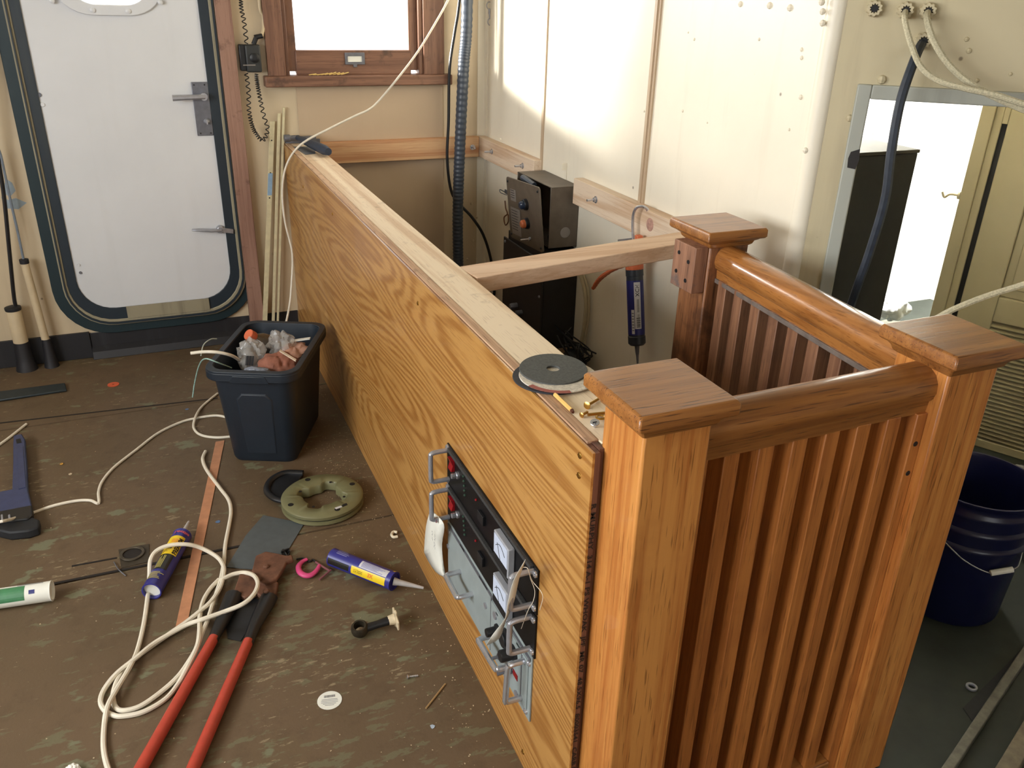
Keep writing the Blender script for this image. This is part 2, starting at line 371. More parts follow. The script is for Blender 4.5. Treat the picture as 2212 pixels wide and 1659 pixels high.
# angled bulkhead with the low doorway into the next room
BD, BN = Vec((0.76, -0.65, 0)).normalized(), Vec((0.65, 0.76, 0)).normalized()     # along the wall, and away from the viewer
B0 = Vec((1.405, 1.54, 0))
def bp(t, z, d=0.0): return B0 + BD * t + BN * d + Vec((0, 0, z))
def bulk(mb, t0, t1, z0, z1, d0, d1):
    mb.hexa([bp(t0, z0, d0), bp(t1, z0, d0), bp(t1, z0, d1), bp(t0, z0, d1), bp(t0, z1, d0), bp(t1, z1, d0), bp(t1, z1, d1), bp(t0, z1, d1)])
OT, OZ, OR = 0.099, 1.223, 1.05
mb = MB(); bulk(mb, 0, OT, GZ, ZC, 0, .05); bulk(mb, OT, OR, OZ, ZC, 0, .05); bulk(mb, OR, 2.2, GZ, ZC, 0, .05)
for px, py, r in [(1905, 172, .010), (1835, 255, .008), (2088, 85, .005), (2093, 110, .006), (2183, 160, .004), (2110, 174, .005)]:
    mb.ball(atp(px, py, B0, BN), r, 8)
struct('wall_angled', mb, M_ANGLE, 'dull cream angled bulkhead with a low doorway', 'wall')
mb = MB(); mb.tube([(XS + .012, 1.552, GZ), (XS + .012, 1.552, ZC)], 0.024, 12)
for px, py in [(1775, 5), (1777, 25), (1777, 50), (1740, 325)]: mb.ball(atp(px, py, B0, BN), .007, 8)
struct('trim_5', mb, M_SIDE, 'rounded painted corner where the side wall meets the angled bulkhead', 'corner trim')
M_CHIP = painted('chipped_grey_frame_paint', (168, 170, 160), (84, 84, 80), 0.8, 0.5, 0.4)
mb = MB(); fw = 0.03
bulk(mb, OT - fw, OT, GZ, OZ + fw, -.014, .06); bulk(mb, OT, OR, OZ, OZ + fw, -.014, .06); bulk(mb, OR, OR + fw, GZ, OZ + fw, -.014, .06)
struct('trim_6', mb, M_CHIP, 'chipped grey steel frame around the low doorway', 'door frame', bevel=0.003)
mb = MB(); q = [atp(*p, bp(0, 0, -.0145), BN) for p in [(1838, 328), (1858, 322), (1856, 345), (1848, 366), (1830, 362), (1832, 342)]]
mb.prism(q, BN * 0.001)
struct('trim_7', mb, M_DKBOX, 'dark bare patch scraped on the doorway frame', 'paint patch')
# the next room
mb = MB(); mb.box((XS + .06, 3.0, GZ), (XR, 3.06, ZC)); mb.box((XR, -1, GZ), (XR + .06, 3.06, ZC))
struct('wall_far', mb, M_WHITE, 'sunlit white wall of the next room', 'wall')
# unseen walls with openings set for the light, ceiling
mb = MB(); X2 = XL - 0.06
mb.box((X2, YN, 0), (XL, YB + T, 1.1)); mb.box((X2, YN, 1.95), (XL, YB + T, ZC))
for a, b in ((YN, -0.6), (0.65, 0.8), (2.1, YB + T)): mb.box((X2, a, 1.1), (XL, b, 1.95))
struct('wall_left', mb, M_CREAM, 'cream wall with windows to the left of the view', 'wall')
mb = MB(); mb.box((XL, YN - .06, 0), (XR, YN, 1.1)); mb.box((XL, YN - .06, 1.8), (XR, YN, ZC)); mb.box((1.25, YN - .06, 1.1), (XR, YN, 1.8)); mb.box((XL, YN - .06, 1.1), (-0.25, YN, 1.8))
mb.box((XR, YN, 0), (XR + .06, -1, ZC))
struct('wall_near', mb, M_CREAM, 'cream wall behind the view with an opening added for fill light', 'wall')
mb = MB(); mb.box((X2, YN - .06, ZC), (XR + .06, YB + T, ZC + .05))
struct('ceiling', mb, M_CEIL, 'painted deckhead above the room', 'ceiling')
# black coaming along the foot of the back wall
mb = MB()
mb.hexa([(XL, YB - .012, 0), (-0.32, YB - .012, 0), (-0.32, YB, 0), (XL, YB, 0), (XL, YB - .012, .112), (-0.32, YB - .012, .112), (-0.32, YB, .112), (XL, YB, .112)])
mb.box((-0.32, YB - .005, 0), (0.52, YB, .105)); mb.hexa([(-0.32, YB - .04, 0), (0.52, YB - .04, 0), (0.52, YB, 0), (-0.32, YB, 0), (-0.32, YB - .03, .03), (0.52, YB - .03, .03), (0.52, YB, .05), (-0.32, YB, .05)])
struct('baseboard_back', mb, M_COAM, 'black painted coaming along the foot of the back wall', 'baseboard', bevel=0.002)

# ------------------------------------------------------------------ the white door with its gasket rings
def rr(x0, x1, z0, z1, r, y, n=8):
    out = []
    for cx, cz, a0 in ((x1 - r, z0 + r, -90), (x1 - r, z1 - r, 0), (x0 + r, z1 - r, 90), (x0 + r, z0 + r, 180)):
        for k in range(n + 1):
            a = math.radians(a0 + 90 * k / n); out.append(Vec((cx + r * math.cos(a), y, cz + r * math.sin(a))))
    return out
door = build('door_1', MB().ringslab(rr(-.365, .300, .158, 1.93, .16, YB - .018), rr(-.19, .105, 1.335, 1.70, .09, YB - .018), (0, .012, 0)), M_DOORW, bevel=0.002)
tag(door, 'white door with rounded corners in the cream back wall', 'door', None, 'structure')
build('outer_band', MB().ringslab(rr(-.419, .352, .098, 1.985, .20, YB), rr(-.372, .305, .148, 1.94, .165, YB), (0, -.016, 0)), M_TEAL, door, bevel=.003)
build('ridge', MB().ringslab(rr(-.379, .318, .136, 1.95, .172, YB - .016), rr(-.361, .292, .160, 1.93, .158, YB - .016), (0, -.012, 0)), M_RIDGE, door, bevel=.003)
build('ridge', MB().ringslab(rr(-.373, .309, .142, 1.945, .168, YB - .02), rr(-.368, .302, .150, 1.937, .163, YB - .02), (0, -.014, 0)), M_GASK, door)
build('gasket', MB().ringslab(rr(-.363, .296, .158, 1.93, .160, YB - .018), rr(-.326, .256, .208, 1.89, .125, YB - .018), (0, -.006, 0)), M_GASK, door, bevel=.002)
tag(build('gasket_patch', MB().box((-.165, YB - .031, .160), (.155, YB - .024, .210)), M_RIDGE, door), 'worn cream patch in the lower gasket')
pf = build('porthole_frame', MB().ringslab(rr(-.232, .15, 1.300, 1.74, .13, YB - .018), rr(-.175, .098, 1.334, 1.705, .09, YB - .018), (0, -.012, 0)), M_DOORW, door, bevel=.003)
for px, py in [(112, 2), (200, 22), (277, 24), (346, 5)]: build('porthole_bolt', MB().lathe([(.009, 0), (.009, .004), (.004, .007)], aty(px, py, YB - .030), (0, -1, 0), 10), M_DOORW, door)
build('porthole_glass', MB().prism(rr(-.19, .105, 1.32, 1.715, .09, YB - .012), (0, .004, 0)), M_GLASSD, door)
hp = build('handle_plate', MB().box((.196, YB - .024, .872), (.256, YB - .018, 1.071)), M_DKSTEEL, door, bevel=.002)
mb = MB(); mb.lathe([(.014, 0), (.014, .03)], (.235, YB - .024, 1.020), (0, -1, 0), 14); mb.tube([(.238, YB - .05, 1.020), (.19, YB - .054, 1.0195), (.122, YB - .054, 1.018)], [.0095, .010, .0115], 10)
tag(build('handle', mb, M_ALU, hp), 'silver lever handle')
build('lock_turn', MB().lathe([(.012, 0), (.011, .006), (.005, .012)], (.236, YB - .024, .926), (0, -1, 0), 12).box((.233, YB - .045, .917), (.239, YB - .034, .935)), M_ALU, hp)
for x, z in ((.206, 1.061), (.244, 1.061), (.208, .882), (.246, .882)): build('plate_screw', MB().ball((x, YB - .0245, z), .003, 8), M_BLACK, hp)
dg = MB(); dg.lathe([(.016, 0), (.016, .02), (.012, .024)], (.236, YB - .018, .500), (0, -1, 0), 14)
dg.tube([(.24, YB - .036, .499), (.20, YB - .040, .500), (.155, YB - .040, .506), (.126, YB - .038, .508)], [.012, .014, .012, .007], 10, flat=.55); dg.bar((.24, YB - .036, .499), (.286, YB - .030, .488), (0, .006, 0), (.001, 0, .009))
tag(build('dog_handle', dg, M_ALU, door, bevel=.001), 'lower swivel catch in grey metal')
for px, py, r_, mt in [(85, 205, .008, M_DKSTEEL), (92, 226, .008, M_DOORW), (170, 572, .006, M_DOORW), (174, 589, .006, M_DKSTEEL)]: build('hinge_bolt', MB().lathe([(r_, 0), (r_ - .001, .004)], aty(px, py, YB - .018), (0, -1, 0), 10), mt, door)
mb = MB(); mb.box((.312, YB - .042, .075), (.371, YB, ZC))
struct('trim_8', mb, M_REDWOOD, 'reddish brown upright board beside the white door', 'trim board', bevel=.002)

# ------------------------------------------------------------------ the window
win = build('window_1', MB().box((.600, YB + .028, 1.175), (1.085, YB + .033, wz1)), M_GLASS)
tag(win, 'bright window in a stained brown wooden frame', 'window', None, 'structure')
for nm, a, b in (('casing', (.486, YB - .026, 1.088), (.556, YB + .0, 2.05)), ('casing', (1.122, YB - .026, 1.088), (1.212, YB, 2.05)),
                 ('stop_bead', (.556, YB - .012, 1.088), (.572, YB + .045, 2.0)), ('stop_bead', (1.104, YB - .014, 1.088), (1.122, YB + .045, 2.0)),
                 ('stile', (.572, YB + .010, 1.103), (.606, YB + .05, 2.0)), ('stile', (1.068, YB + .010, 1.103), (1.104, YB + .05, 2.0))):
    build(nm, MB().box(a, b), M_WINWOODV, win, bevel=.003)
build('bottom_rail', MB().box((.600, YB + .004, 1.088), (1.075, YB + .048, 1.182)), M_WINWOOD, win, bevel=.004)
build('sill', MB().box((.468, YB - .058, 1.050), (1.236, YB + .03, 1.090)), M_WINWOOD, win, bevel=.004)
lt = build('sash_lift', MB().ringslab([(.797, YB + .004, 1.128), (.878, YB + .004, 1.128), (.878, YB + .004, 1.173), (.797, YB + .004, 1.173)], [(.808, YB + .004, 1.138), (.867, YB + .004, 1.138), (.867, YB + .004, 1.160), (.808, YB + .004, 1.160)], (0, -.006, 0)).box((.83, YB - .002, 1.118), (.845, YB + .004, 1.130)), M_DKSTEEL, win, bevel=.001)
tag(lt, 'dark metal sash lift')
tag(build('lift_recess', MB().box((.808, YB + .002, 1.138), (.867, YB + .0035, 1.160)), M_PAPER, lt), 'pale recessed plate')
mb = MB(); random.seed(3)
for k in range(9): 
    x = .64 + k * .016; mb.bar((x, YB - .04 + random.uniform(-.006, .006), 1.094), (x + .03, YB - .038 + random.uniform(-.01, .01), 1.094 + random.uniform(0, .010)), (0, .006, 0), (0, 0, .0012))
single('paper_scrap', mb, plain('yellow_paper', (206, 176, 106), .7), 'crumpled yellowish scrap lying on the window sill', 'scrap')
# ------------------------------------------------------------------ partition (desk front) with its softwood top
PX, PT, PY0, PY1 = 0.523, 0.829, 0.905, 3.605
part = thing('partition', (0.58, 2.25, 0), 'long low oak faced partition with a pale softwood top running to the back wall', 'partition')
build('oak_panel', MB().box((PX, PY0, 0), (PX + .0038, PY1, PT - .002)), M_OAK, part)
pe = build('plywood_core', MB().box((PX + .004, PY0, 0), (PX + .0125, PY1, PT - .003)), M_PLYEDGE, part)
tag(pe, 'dark stained plywood edge with stamped lettering')
mb = MB()
s_ = 'R MURPHY  314 A-1 PS WHOAK  JPF  MR 07  48.5X96.5  80003541  CARB P2'
mb.text(s_, .0115, (PX + .0036, PY0 - .0004, .742), (0, 0, -1), (1, 0, 0), .0006, bold=.0002)
L_ = .742 - min(v.z for v in mb.v)
for v in mb.v: v.z = .742 + (v.z - .742) * .56 / L_
build('edge_stamp', mb, M_INK, pe)
build('backing_layer', MB().box((PX + .0135, PY0 + .006, 0), (PX + .0210, PY1, PT - .001)), M_PLYEDGE, part)
mb = MB()
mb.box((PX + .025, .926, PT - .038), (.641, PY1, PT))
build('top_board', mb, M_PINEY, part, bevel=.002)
build('edge_strip', MB().box((PX + .006, PY0 + .03, PT - .006), (PX + .0245, PY1, PT + .0006)), wood('dirty_edge_strip', (214, 182, 150), (178, 140, 110), 'y', 7, .7, .5, (104, 78, 60), 0, 11, False, worn=((120, 94, 76), 12, .56, .6)), part, bevel=.001)
for k, y in enumerate((1.04, 1.62, 2.2, 2.8, 3.4)):
    build('stud', MB().box((PX + .037, y, 0), (.640, y + .038, PT - .038)), M_PINEY, part)
for px, py in [(1253, 984), (1251, 1027), (903, 655), (1130, 1624), (655, 403), (718, 462)]:
    p = atx(px, py, PX); sc_ = MB(); sc_.lathe([(.0055, 0), (.0052, .0012), (.0034, .0022)], p, (-1, 0, 0), 12)
    sc_.box((p.x - .0028, p.y - .0035, p.z - .0006), (p.x - .0020, p.y + .0035, p.z + .0006))
    tag(build('screw', sc_, M_BRASS, part), 'brass screw head')

# ------------------------------------------------------------------ rack units in the partition
RY0, RY1 = 1.056, 1.540
def rbox(mb, y0, y1, z0, z1, d0, d1): return mb.box((PX - d1, y0, z0), (PX - d0, y1, z1))
def handle(mb, a, b, out=.042, r=.0055):
    a = Vec((PX - .004, *a)); b = Vec((PX - .004, *b)); o = Vec((-out, 0, 0)); e = (b - a).normalized() * .010
    mb.tube(spline([a, a + o * .72, a + o * .95 + e * .25, a + o + e, b + o - e, b + o * .95 - e * .25, b + o * .72, b], 4), r, 10)
    return mb
def rscrew(y, z, d=.004):
    return MB().lathe([(.007, 0), (.0066, .003), (.003, .0048)], (PX - d, y, z), (-1, 0, 0), 12).box((PX - d - .0055, y - .004, z - .0007), (PX - d - .0045, y + .004, z + .0007))
M_FACE = plain('black_panel_enamel', (14, 14, 16), .38, var=.25, scale=50, spec=.25)
M_RED = plain('dark_red_rocker', (134, 18, 26), .3, var=.06)
M_METER = plain('meter_face', (196, 206, 226), .35, var=.03)
M_CLEAR = plain('clear_meter_rim', (158, 160, 166), .15, var=.05)
for nm, z0, z1, lab in (('upper', .415, .513, 'upper of the two black rack power supplies with a white meter'), ('lower', .314, .412, 'lower of the two black rack power supplies directly above the grey rack unit')):
    t = thing('rack_power_supply', (PX, 1.298, z0), lab, 'power supply', 'black power supplies in the partition')
    fp = MB(); rbox(fp, RY0, RY1, z0, z1, 0, .004); build('faceplate', fp, M_FACE, t, bevel=.0008)
    h = z1 - z0
    rim = MB(); rbox(rim, RY0 + .02, RY1 - .02, z1 - .010, z1 - .002, .004, .010); build('top_lip', rim, plain('speckled_black_edge', (52, 52, 52), .7, var=.6, scale=400), t)
    for y in (RY1 - .012, RY0 + .018): build('handle', handle(MB(), (y, z0 + .012), (y, z1 - .012)), M_ALU, t)
    for y, z in ((RY1 - .006, z1 - .008), (RY1 - .006, z0 + .006), (RY0 + .008, z1 - .012), (RY0 + .008, z0 + .012)): build('screw', rscrew(y, z), M_STEEL, t)
    y = RY1 - .040; sw = MB(); sw.prism([(PX - .004, y + .012, z0 + .052), (PX - .012, y + .012, z0 + .052), (PX - .008, y + .012, z0 + .066), (PX - .013, y + .012, z0 + .080), (PX - .004, y + .012, z0 + .080)], (0, -.022, 0))
    build('rocker_switch', sw, M_RED, t)
    y = RY1 - .075
    bn = MB().lathe([(.0085, 0), (.0085, .005), (.006, .006), (.006, .016)], (PX - .004, y, z0 + .058), (-1, 0, 0), 6); build('socket', bn, M_STEEL, t)
    gm = plain('dim_green_lamp', (46, 70, 58), .25)
    for k in range(5): build('indicator_lamp', MB().ball((PX - .005, RY1 - .110 - .002 * k, z0 + .075 - k * .0105), .0032, 8), gm, t)
    build('indicator_lamp', MB().ball((PX - .005, RY1 - .185, z0 + .062), .003, 8), M_RED, t)
    bx = MB(); rbox(bx, RY1 - .235, RY1 - .205, z0 + .030, z0 + .052, .004, .010); build('black_switch', bx, M_BLACK, t, bevel=.001)
    my = 1.190; mm = MB(); rbox(mm, my - .036, my + .036, z0 + .012, z0 + .078, .004, .018); m_ = build('meter', mm, M_CLEAR, t, bevel=.002)
    mf = MB(); rbox(mf, my - .032, my + .032, z0 + .032, z0 + .074, .018, .0188); tag(build('meter_dial', mf, M_METER, m_), 'white meter dial')
    ml = MB(); rbox(ml, my - .032, my + .032, z0 + .014, z0 + .030, .018, .0190)
    ml.tube([(PX - .0192, my + .022 - .044 * k / 8, z0 + .052 + .012 * math.sin(PI * k / 8)) for k in range(9)], .0006, 4)
    ml.tube([(PX - .0192, my, z0 + .032), (PX - .0192, my + .015, z0 + .062)], .0005, 4)
    build('meter_scale', ml, M_INK, m_)
# grey unit
g0, g1 = .150, .311
t = thing('rack_radio', (PX, 1.30, g0), 'grey rack radio unit with round black knobs and three chrome handles', 'radio')
M_GREYP = plain('grey_green_enamel', (142, 152, 152), .4, var=.08, scale=20)
fp = MB(); rbox(fp, RY0 + .008, RY1, g0, g1, 0, .004); build('faceplate', fp, M_GREYP, t, bevel=.001)
sp = MB(); rbox(sp, RY0 + .02, 1.262, g0 + .012, g1 - .020, .004, .0062); build('control_panel', sp, M_GREYP, t, bevel=.0006)
gl = MB(); rbox(gl, RY0 + .012, RY1 - .004, g1 - .013, g1 - .006, .004, .006); rbox(gl, 1.262, 1.2635, g0 + .01, g1 - .013, .004, .0066); rbox(gl, RY0 + .045, RY0 + .049, g0 + .02, g1 - .025, .0062, .0068)
build('panel_line', gl, M_DKSTEEL, t)
gt = MB()
for y, z, L_ in ((1.33, g1 - .010, .05), (1.235, .280, .014), (1.235, .242, .008), (1.17, .288, .018), (1.13, .289, .016), (1.15, .205, .012), (1.45, g1 - .010, .03)):
    for q in range(int(L_ / .003)): rbox(gt, y - q * .003 - .0018, y - q * .003, z, z + .004, .0062, .0066)
build('lettering', gt, M_INK, t)
for a, b in (((1.452, .226), (1.374, .222)), ((1.247, .212), (1.147, .220)), ((1.090, .282), (1.098, .182))): build('handle', handle(MB(), a, b, .036, .006), M_STEEL, t)
def knob(y, z, r, h, nm='knob', skirt=True):
    k = MB()
    if skirt: k.lathe([(r * 1.45, 0), (r * 1.4, .004), (r, .006)], (PX - .006, y, z), (-1, 0, 0), 20)
    k.lathe([(r, .004), (r, h * .9), (r * .9, h)], (PX - .006, y, z), (-1, 0, 0), 16); return build(nm, k, M_BLACK, t)
knob(1.222, .247, .0095, .026); knob(1.176, .262, .016, .012); knob(1.140, .258, .0125, .03)
for y, z in ((1.205, .193), (1.150, .205)):
    tg = MB().lathe([(.007, 0), (.007, .006), (.004, .008)], (PX - .006, y, z), (-1, 0, 0), 8); tg.tube([(PX - .012, y, z), (PX - .034, y + .006, z - .006)], [.003, .0042], 8); build('toggle_switch', tg, M_DKSTEEL, t)
for d_, y, z, r_ in ((.006, 1.238, .272, .009), (.006, 1.12, .170, .009), (.004, 1.295, .252, .007), (.004, 1.528, .285, .006), (.004, 1.535, .24, .006)): build('fastener', MB().lathe([(r_, 0), (r_ * .95, .003)], (PX - d_, y, z), (-1, 0, 0), 14), M_ALU, t)
rw = MB(); rbox(rw, 1.118, 1.140, .205, .218, .0062, .0075); tag(build('indicator_window', rw, M_RED, t), 'small red indicator strip'); 
for y, z in ((1.074, .29), (1.079, .165)): build('screw', rscrew(y, z), M_STEEL, t)
# paper tags on the handles
def paper(name, pts, width, mat, parent=None):
    mb = MB(); c = spline(pts, 6); n = len(c); loops = []
    for i in range(n):
        wv = width[min(i * len(width) // n, len(width) - 1)] if isinstance(width, list) else width
        loops.append([c[i] + wv, c[i] - wv])
    for i in range(n - 1): mb.add([loops[i][0], loops[i][1], loops[i + 1][1], loops[i + 1][0]], [(0, 1, 2, 3)])
    return mb
def tagsheet(rows, mat, nm, parent):
    mb = MB(); n = len(rows[0])
    for i in range(len(rows) - 1):
        for j in range(n - 1): mb.add([rows[i][j], rows[i][j + 1], rows[i + 1][j + 1], rows[i + 1][j]], [(0, 1, 2, 3)])
    o = build(nm, mb, mat, parent, fixn=False); bm = bmesh.new(); bm.from_mesh(o.data); bmesh.ops.remove_doubles(bm, verts=bm.verts, dist=1e-5); bm.to_mesh(o.data); bm.free()
    for p in o.data.polygons: p.use_smooth = True
    s = o.modifiers.new('thick', 'SOLIDIFY'); s.thickness = .0005; return o
xa = PX - .032
Lf = [(929, 1104), (921, 1135), (917, 1180), (919, 1200), (941, 1235), (962, 1248)]
Rt = [(932, 1102), (953, 1122), (960, 1140), (955, 1175), (957, 1210), (963, 1250)]
rows = []
for k, (l, r) in enumerate(zip(spline([(*p, 0) for p in Lf], 3), spline([(*p, 0) for p in Rt], 3))):
    f = k / 15; xx = xa + .020 * f
    rows.append([atx(l[0] + (r[0] - l[0]) * j / 3, l[1] + (r[1] - l[1]) * j / 3, xx - .006 * math.sin(PI * j / 3)) for j in range(4)])
t = thing('paper_tag', rows[-1][0], 'white manila tag with pencil writing hanging from the left rack handle', 'tag')
tagsheet(rows, M_PAPER, 'tag_sheet', t)
wr = MB(); a = rows[6][2] + Vec((-.0085, 0, .004)); wr.text('12V DC', .013, a, (.0, .12, -1), (0, -1, -.12), .0); wr.text('OUT', .013, a + Vec((0, .018, -.002)), (.0, .12, -1), (0, -1, -.12), .0)
build('handwriting', wr, M_GREYINK, t)
rd = atx(942, 1124, xa - .004); build('red_reinforcement', MB().lathe([(.006, 0), (.006, .001)], rd, (-1, 0, 0), 12), plain('maroon_paper', (126, 60, 70), .7), t)
build('string', MB().tube(spline([rd, rd + Vec((.005, -.004, .012)), Vec((PX - .043, RY1 - .012, .335))], 5), .0006, 6), M_CABLE, t)
Lf = [(1135, 1208), (1109, 1254), (1097, 1300), (1091, 1335), (1066, 1368), (1050, 1393)]
Rt = [(1132, 1217), (1121, 1250), (1110, 1300), (1092, 1342), (1079, 1378), (1051, 1394)]
rows = []
for k, (l, r) in enumerate(zip(spline([(*p, 0) for p in Lf], 3), spline([(*p, 0) for p in Rt], 3))):
    f = k / 15; rows.append([atx(l[0] + (r[0] - l[0]) * j / 2, l[1] + (r[1] - l[1]) * j / 2, PX - .05 - .012 * f + (.016 * j / 2)) for j in range(3)])
t = thing('paper_tag', rows[-1][0], 'twisted white tag seen edge on, strung from the right rack handles', 'tag')
tagsheet(rows, M_PAPER, 'tag_sheet', t)
hk = atx(1140, 1228, PX - .046)
build('string', MB().tube(spline([rows[1][1], hk, atx(1146, 1250, PX - .03), atx(1155, 1275, PX - .02), atx(1152, 1298, PX - .02), atx(1140, 1320, PX - .02), atx(1126, 1358, PX - .02)], 6), .0006, 6).tube(spline([hk, atx(1150, 1255, PX - .02), atx(1172, 1285, PX - .014), atx(1166, 1318, PX - .012)], 6), .0006, 6), M_CABLE, t)

# ------------------------------------------------------------------ ledger boards, brace
def stud_bolt(p, ax, L=.03):
    p, ax = Vec(p), Vec(ax)
    b = MB().lathe([(.012, 0), (.012, .002)], p, ax, 14).lathe([(.0085, .002), (.0085, .009)], p, ax, 6).lathe([(.0042, .005), (.0042, L)], p, ax, 10); return b
t = thing('ledger_board', (.96, YB - .03, .745), 'pinkish ledger board fixed along the back wall under the window', 'board', 'ledger boards')
build('board', MB().box((.645, YB - .038, .742), (1.366, YB - .0045, .829)), M_PINELEDGE, t, bevel=.002)
build('bolt', stud_bolt((1.335, YB - .038, .785), (0, -1, 0)), M_STEEL, t)
t = thing('ledger_board', (1.385, 3.3, .745), 'short pale ledger board in the corner of the side wall above the control box', 'board', 'ledger boards')
build('board', MB().box((1.367, 2.985, .742), (XS - .001, 3.60, .829)), M_PINESIDE, t, bevel=.002)
for y in (3.42, 3.09): build('bolt', stud_bolt((1.367, y, .79), (-1, 0, 0), .034), M_STEEL, t)
t = thing('ledger_board', (1.385, 2.2, .742), 'whitish ledger board on the side wall behind the caulking gun', 'board', 'ledger boards')
build('board', MB().box((1.367, 1.83, .740), (XS - .001, 2.645, .829)), M_PINESIDE, t, bevel=.002)
for y in (2.475,): build('bolt', stud_bolt((1.367, y, .79), (-1, 0, 0), .034), M_STEEL, t)
kn = MB().lathe([(.020, 0), (.013, .0008), (.006, .0008)], (1.3668, 2.13, .79), (-1, 0, 0), 18); tag(build('knot', kn, plain('knot_wood', (176, 136, 120), .7, var=.3, scale=120), t), 'round knot')
mb = MB(); mb.bar((.642, 1.750, PT - .020), (1.366, 1.868, PT - .020), Vec((-.118, .724, 0)).normalized() * .046, (0, 0, .0195))
single('cross_brace', mb, M_PINEX, 'pale softwood brace spanning from the partition to the side wall', 'board', bevel=.002)

# ------------------------------------------------------------------ stair railing
# surveyed with the cap tops at .90 m, then brought to its true distance in front of the partition end (cap tops at .94 m, feet on the deck)
KR = Mat.Translation(EYE) @ Mat.Scale(.925, 4) @ Mat.Translation(-EYE); RZ = EYE.z - EYE.z / .925
rail = thing('stair_railing', (.95, 1.1, 0), 'varnished oak stair railing with three capped square newel posts', 'railing')
CAP = .90
def newel(cx, cy, hw=.058, name='newel_post', wc=.084, mat=M_POSTV):
    m = MB(KR); c = .004
    sq = lambda h, z: [(cx - h, cy - h, z), (cx + h, cy - h, z), (cx + h, cy + h, z), (cx - h, cy + h, z)]
    p = build(name, m.loft([sq(hw, RZ), sq(hw, CAP - .026)]), mat, rail, bevel=.004)
    cp = MB(KR); w_ = wc
    cp.loft([sq(hw + .001, CAP - .048), sq(hw + .006, CAP - .044), sq(hw + .009, CAP - .036), sq(w_ - .012, CAP - .030), sq(w_ - .011, CAP - .026)])
    cp.loft([sq(w_ - .004, CAP - .027), sq(w_, CAP - .022), sq(w_, CAP - .006), sq(w_ - .004, CAP)])
    build('post_cap', cp, M_POSTX, p, bevel=.0025)
    return p
NA, NB, NC = (.647, .938), (1.243, .945), (1.312, 1.728)
pA = newel(*NA); pB = newel(*NB); pC = newel(*NC, mat=wood('weathered_oak_upright', (156, 106, 70), (116, 74, 48), 'z', 8, .45, .7, (56, 32, 18), .1, 12.7, False, worn=((70, 46, 34), 7, .5, .7), width=8), wc=.088)
def handrail(a, b, side, mat, zc=CAP - .088):
    a = Vec((*a, zc)); b = Vec((*b, zc)); d = (b - a).normalized(); s = Vec((d.y, -d.x, 0)); up = Vec((0, 0, 1))
    prof = [(-.026, -.040), (.026, -.040), (.028, -.018), (.034, -.012), (.0385, .002), (.037, .018), (.029, .032), (.015, .041), (0, .043), (-.015, .041), (-.029, .032), (-.037, .018), (-.0385, .002), (-.034, -.012), (-.028, -.018)]
    m = MB(KR).loft([[p + s * x + up * z for x, z in prof] for p in (a, b)])
    return build('handrail', m, mat, rail, sharp=28)
handrail((NA[0] + .058, NA[1] - .004), (NB[0] - .058, NB[1] - .004), 1, M_POSTX)
hr_ = handrail((NC[0] - .002, NC[1] - .058), (NB[0] + .003, NB[1] + .058), 1, M_POSTY)
tag(build('fillet', MB(KR).bar((NC[0] - .002, NC[1] - .058, CAP - .133), (NB[0] + .003, NB[1] + .058, CAP - .133), (.031, 0, 0), (0, 0, .0055)), plain('scuffed_grey_wood', (112, 100, 92), .6, var=.3, scale=30), hr_, bevel=.001), 'scuffed grey fillet under the rail')
def upright(x0, y0, x1, y1, z0, z1, name='baluster', lab=None, mat=None):
    o = build(name, MB(KR).box((x0, y0, z0), (x1, y1, z1)), mat or M_BALV, rail, bevel=.0015)
    if lab: tag(o, lab)
    return o
zt_ = CAP - .126
ya, yb = NA[1] - .026, NA[1] + .030
for x0, x1, side in ((NA[0] + .0585, NA[0] + .082, 0), (NB[0] - .082, NB[0] - .0585, 1)):
    b_ = upright(x0, ya - .004, x1, yb, RZ, zt_, 'end_batten', 'batten screwed to the newel post')
    hm = MB(KR)
    for z in (.715, .655): build('screw_hole', MB(KR).lathe([(.0052, 0), (.0048, .0006)], ((x0 + x1) / 2, ya - .0042, z), (0, -1, 0), 12), M_INK, b_)
n = 6
gx0, gx1 = NA[0] + .082, NB[0] - .082
for k in range(n):
    cx = gx0 + (gx1 - gx0) * (k + .72) / (n + .44); upright(cx - .015, ya, cx + .015, yb - .006, RZ + .055, zt_)
build('bottom_rail', MB(KR).box((gx0, ya - .008, RZ + .01), (gx1, yb, RZ + .055)), M_POSTX, rail, bevel=.003)
n = 9; gy0, gy1 = NB[1] + .058, NC[1] - .058
for k in range(n):
    cy = gy0 + (gy1 - gy0) * (k + .5) / n; xx = NB[0] + (NC[0] - NB[0]) * (cy - NB[1]) / (NC[1] - NB[1])
    upright(xx - .028, cy - .0165, xx + .022, cy + .0165, RZ + .055, zt_, mat=M_BALD)
m = MB(KR); m.hexa([(NB[0] - .03, gy0, RZ + .01), (NB[0] + .03, gy0, RZ + .01), (NC[0] + .026, gy1, RZ + .01), (NC[0] - .034, gy1, RZ + .01), (NB[0] - .03, gy0, RZ + .055), (NB[0] + .03, gy0, RZ + .055), (NC[0] + .026, gy1, RZ + .055), (NC[0] - .034, gy1, RZ + .055)])
build('bottom_rail', m, M_POSTY, rail, bevel=.003)
bl = build('block', MB(KR).box((NC[0] - .058 - .038, NC[1] - .052, CAP - .165), (NC[0] - .0585, NC[1] + .044, CAP - .046)), wood('worn_block_wood', (166, 122, 96), (130, 92, 72), 'z', 8, .6, .5, (60, 40, 30), 0, 15.7, False, worn=((96, 92, 92), 18, .56, .8), width=8), rail, bevel=.002)
tag(bl, 'worn square block screwed to the far newel post')
m = MB(KR)
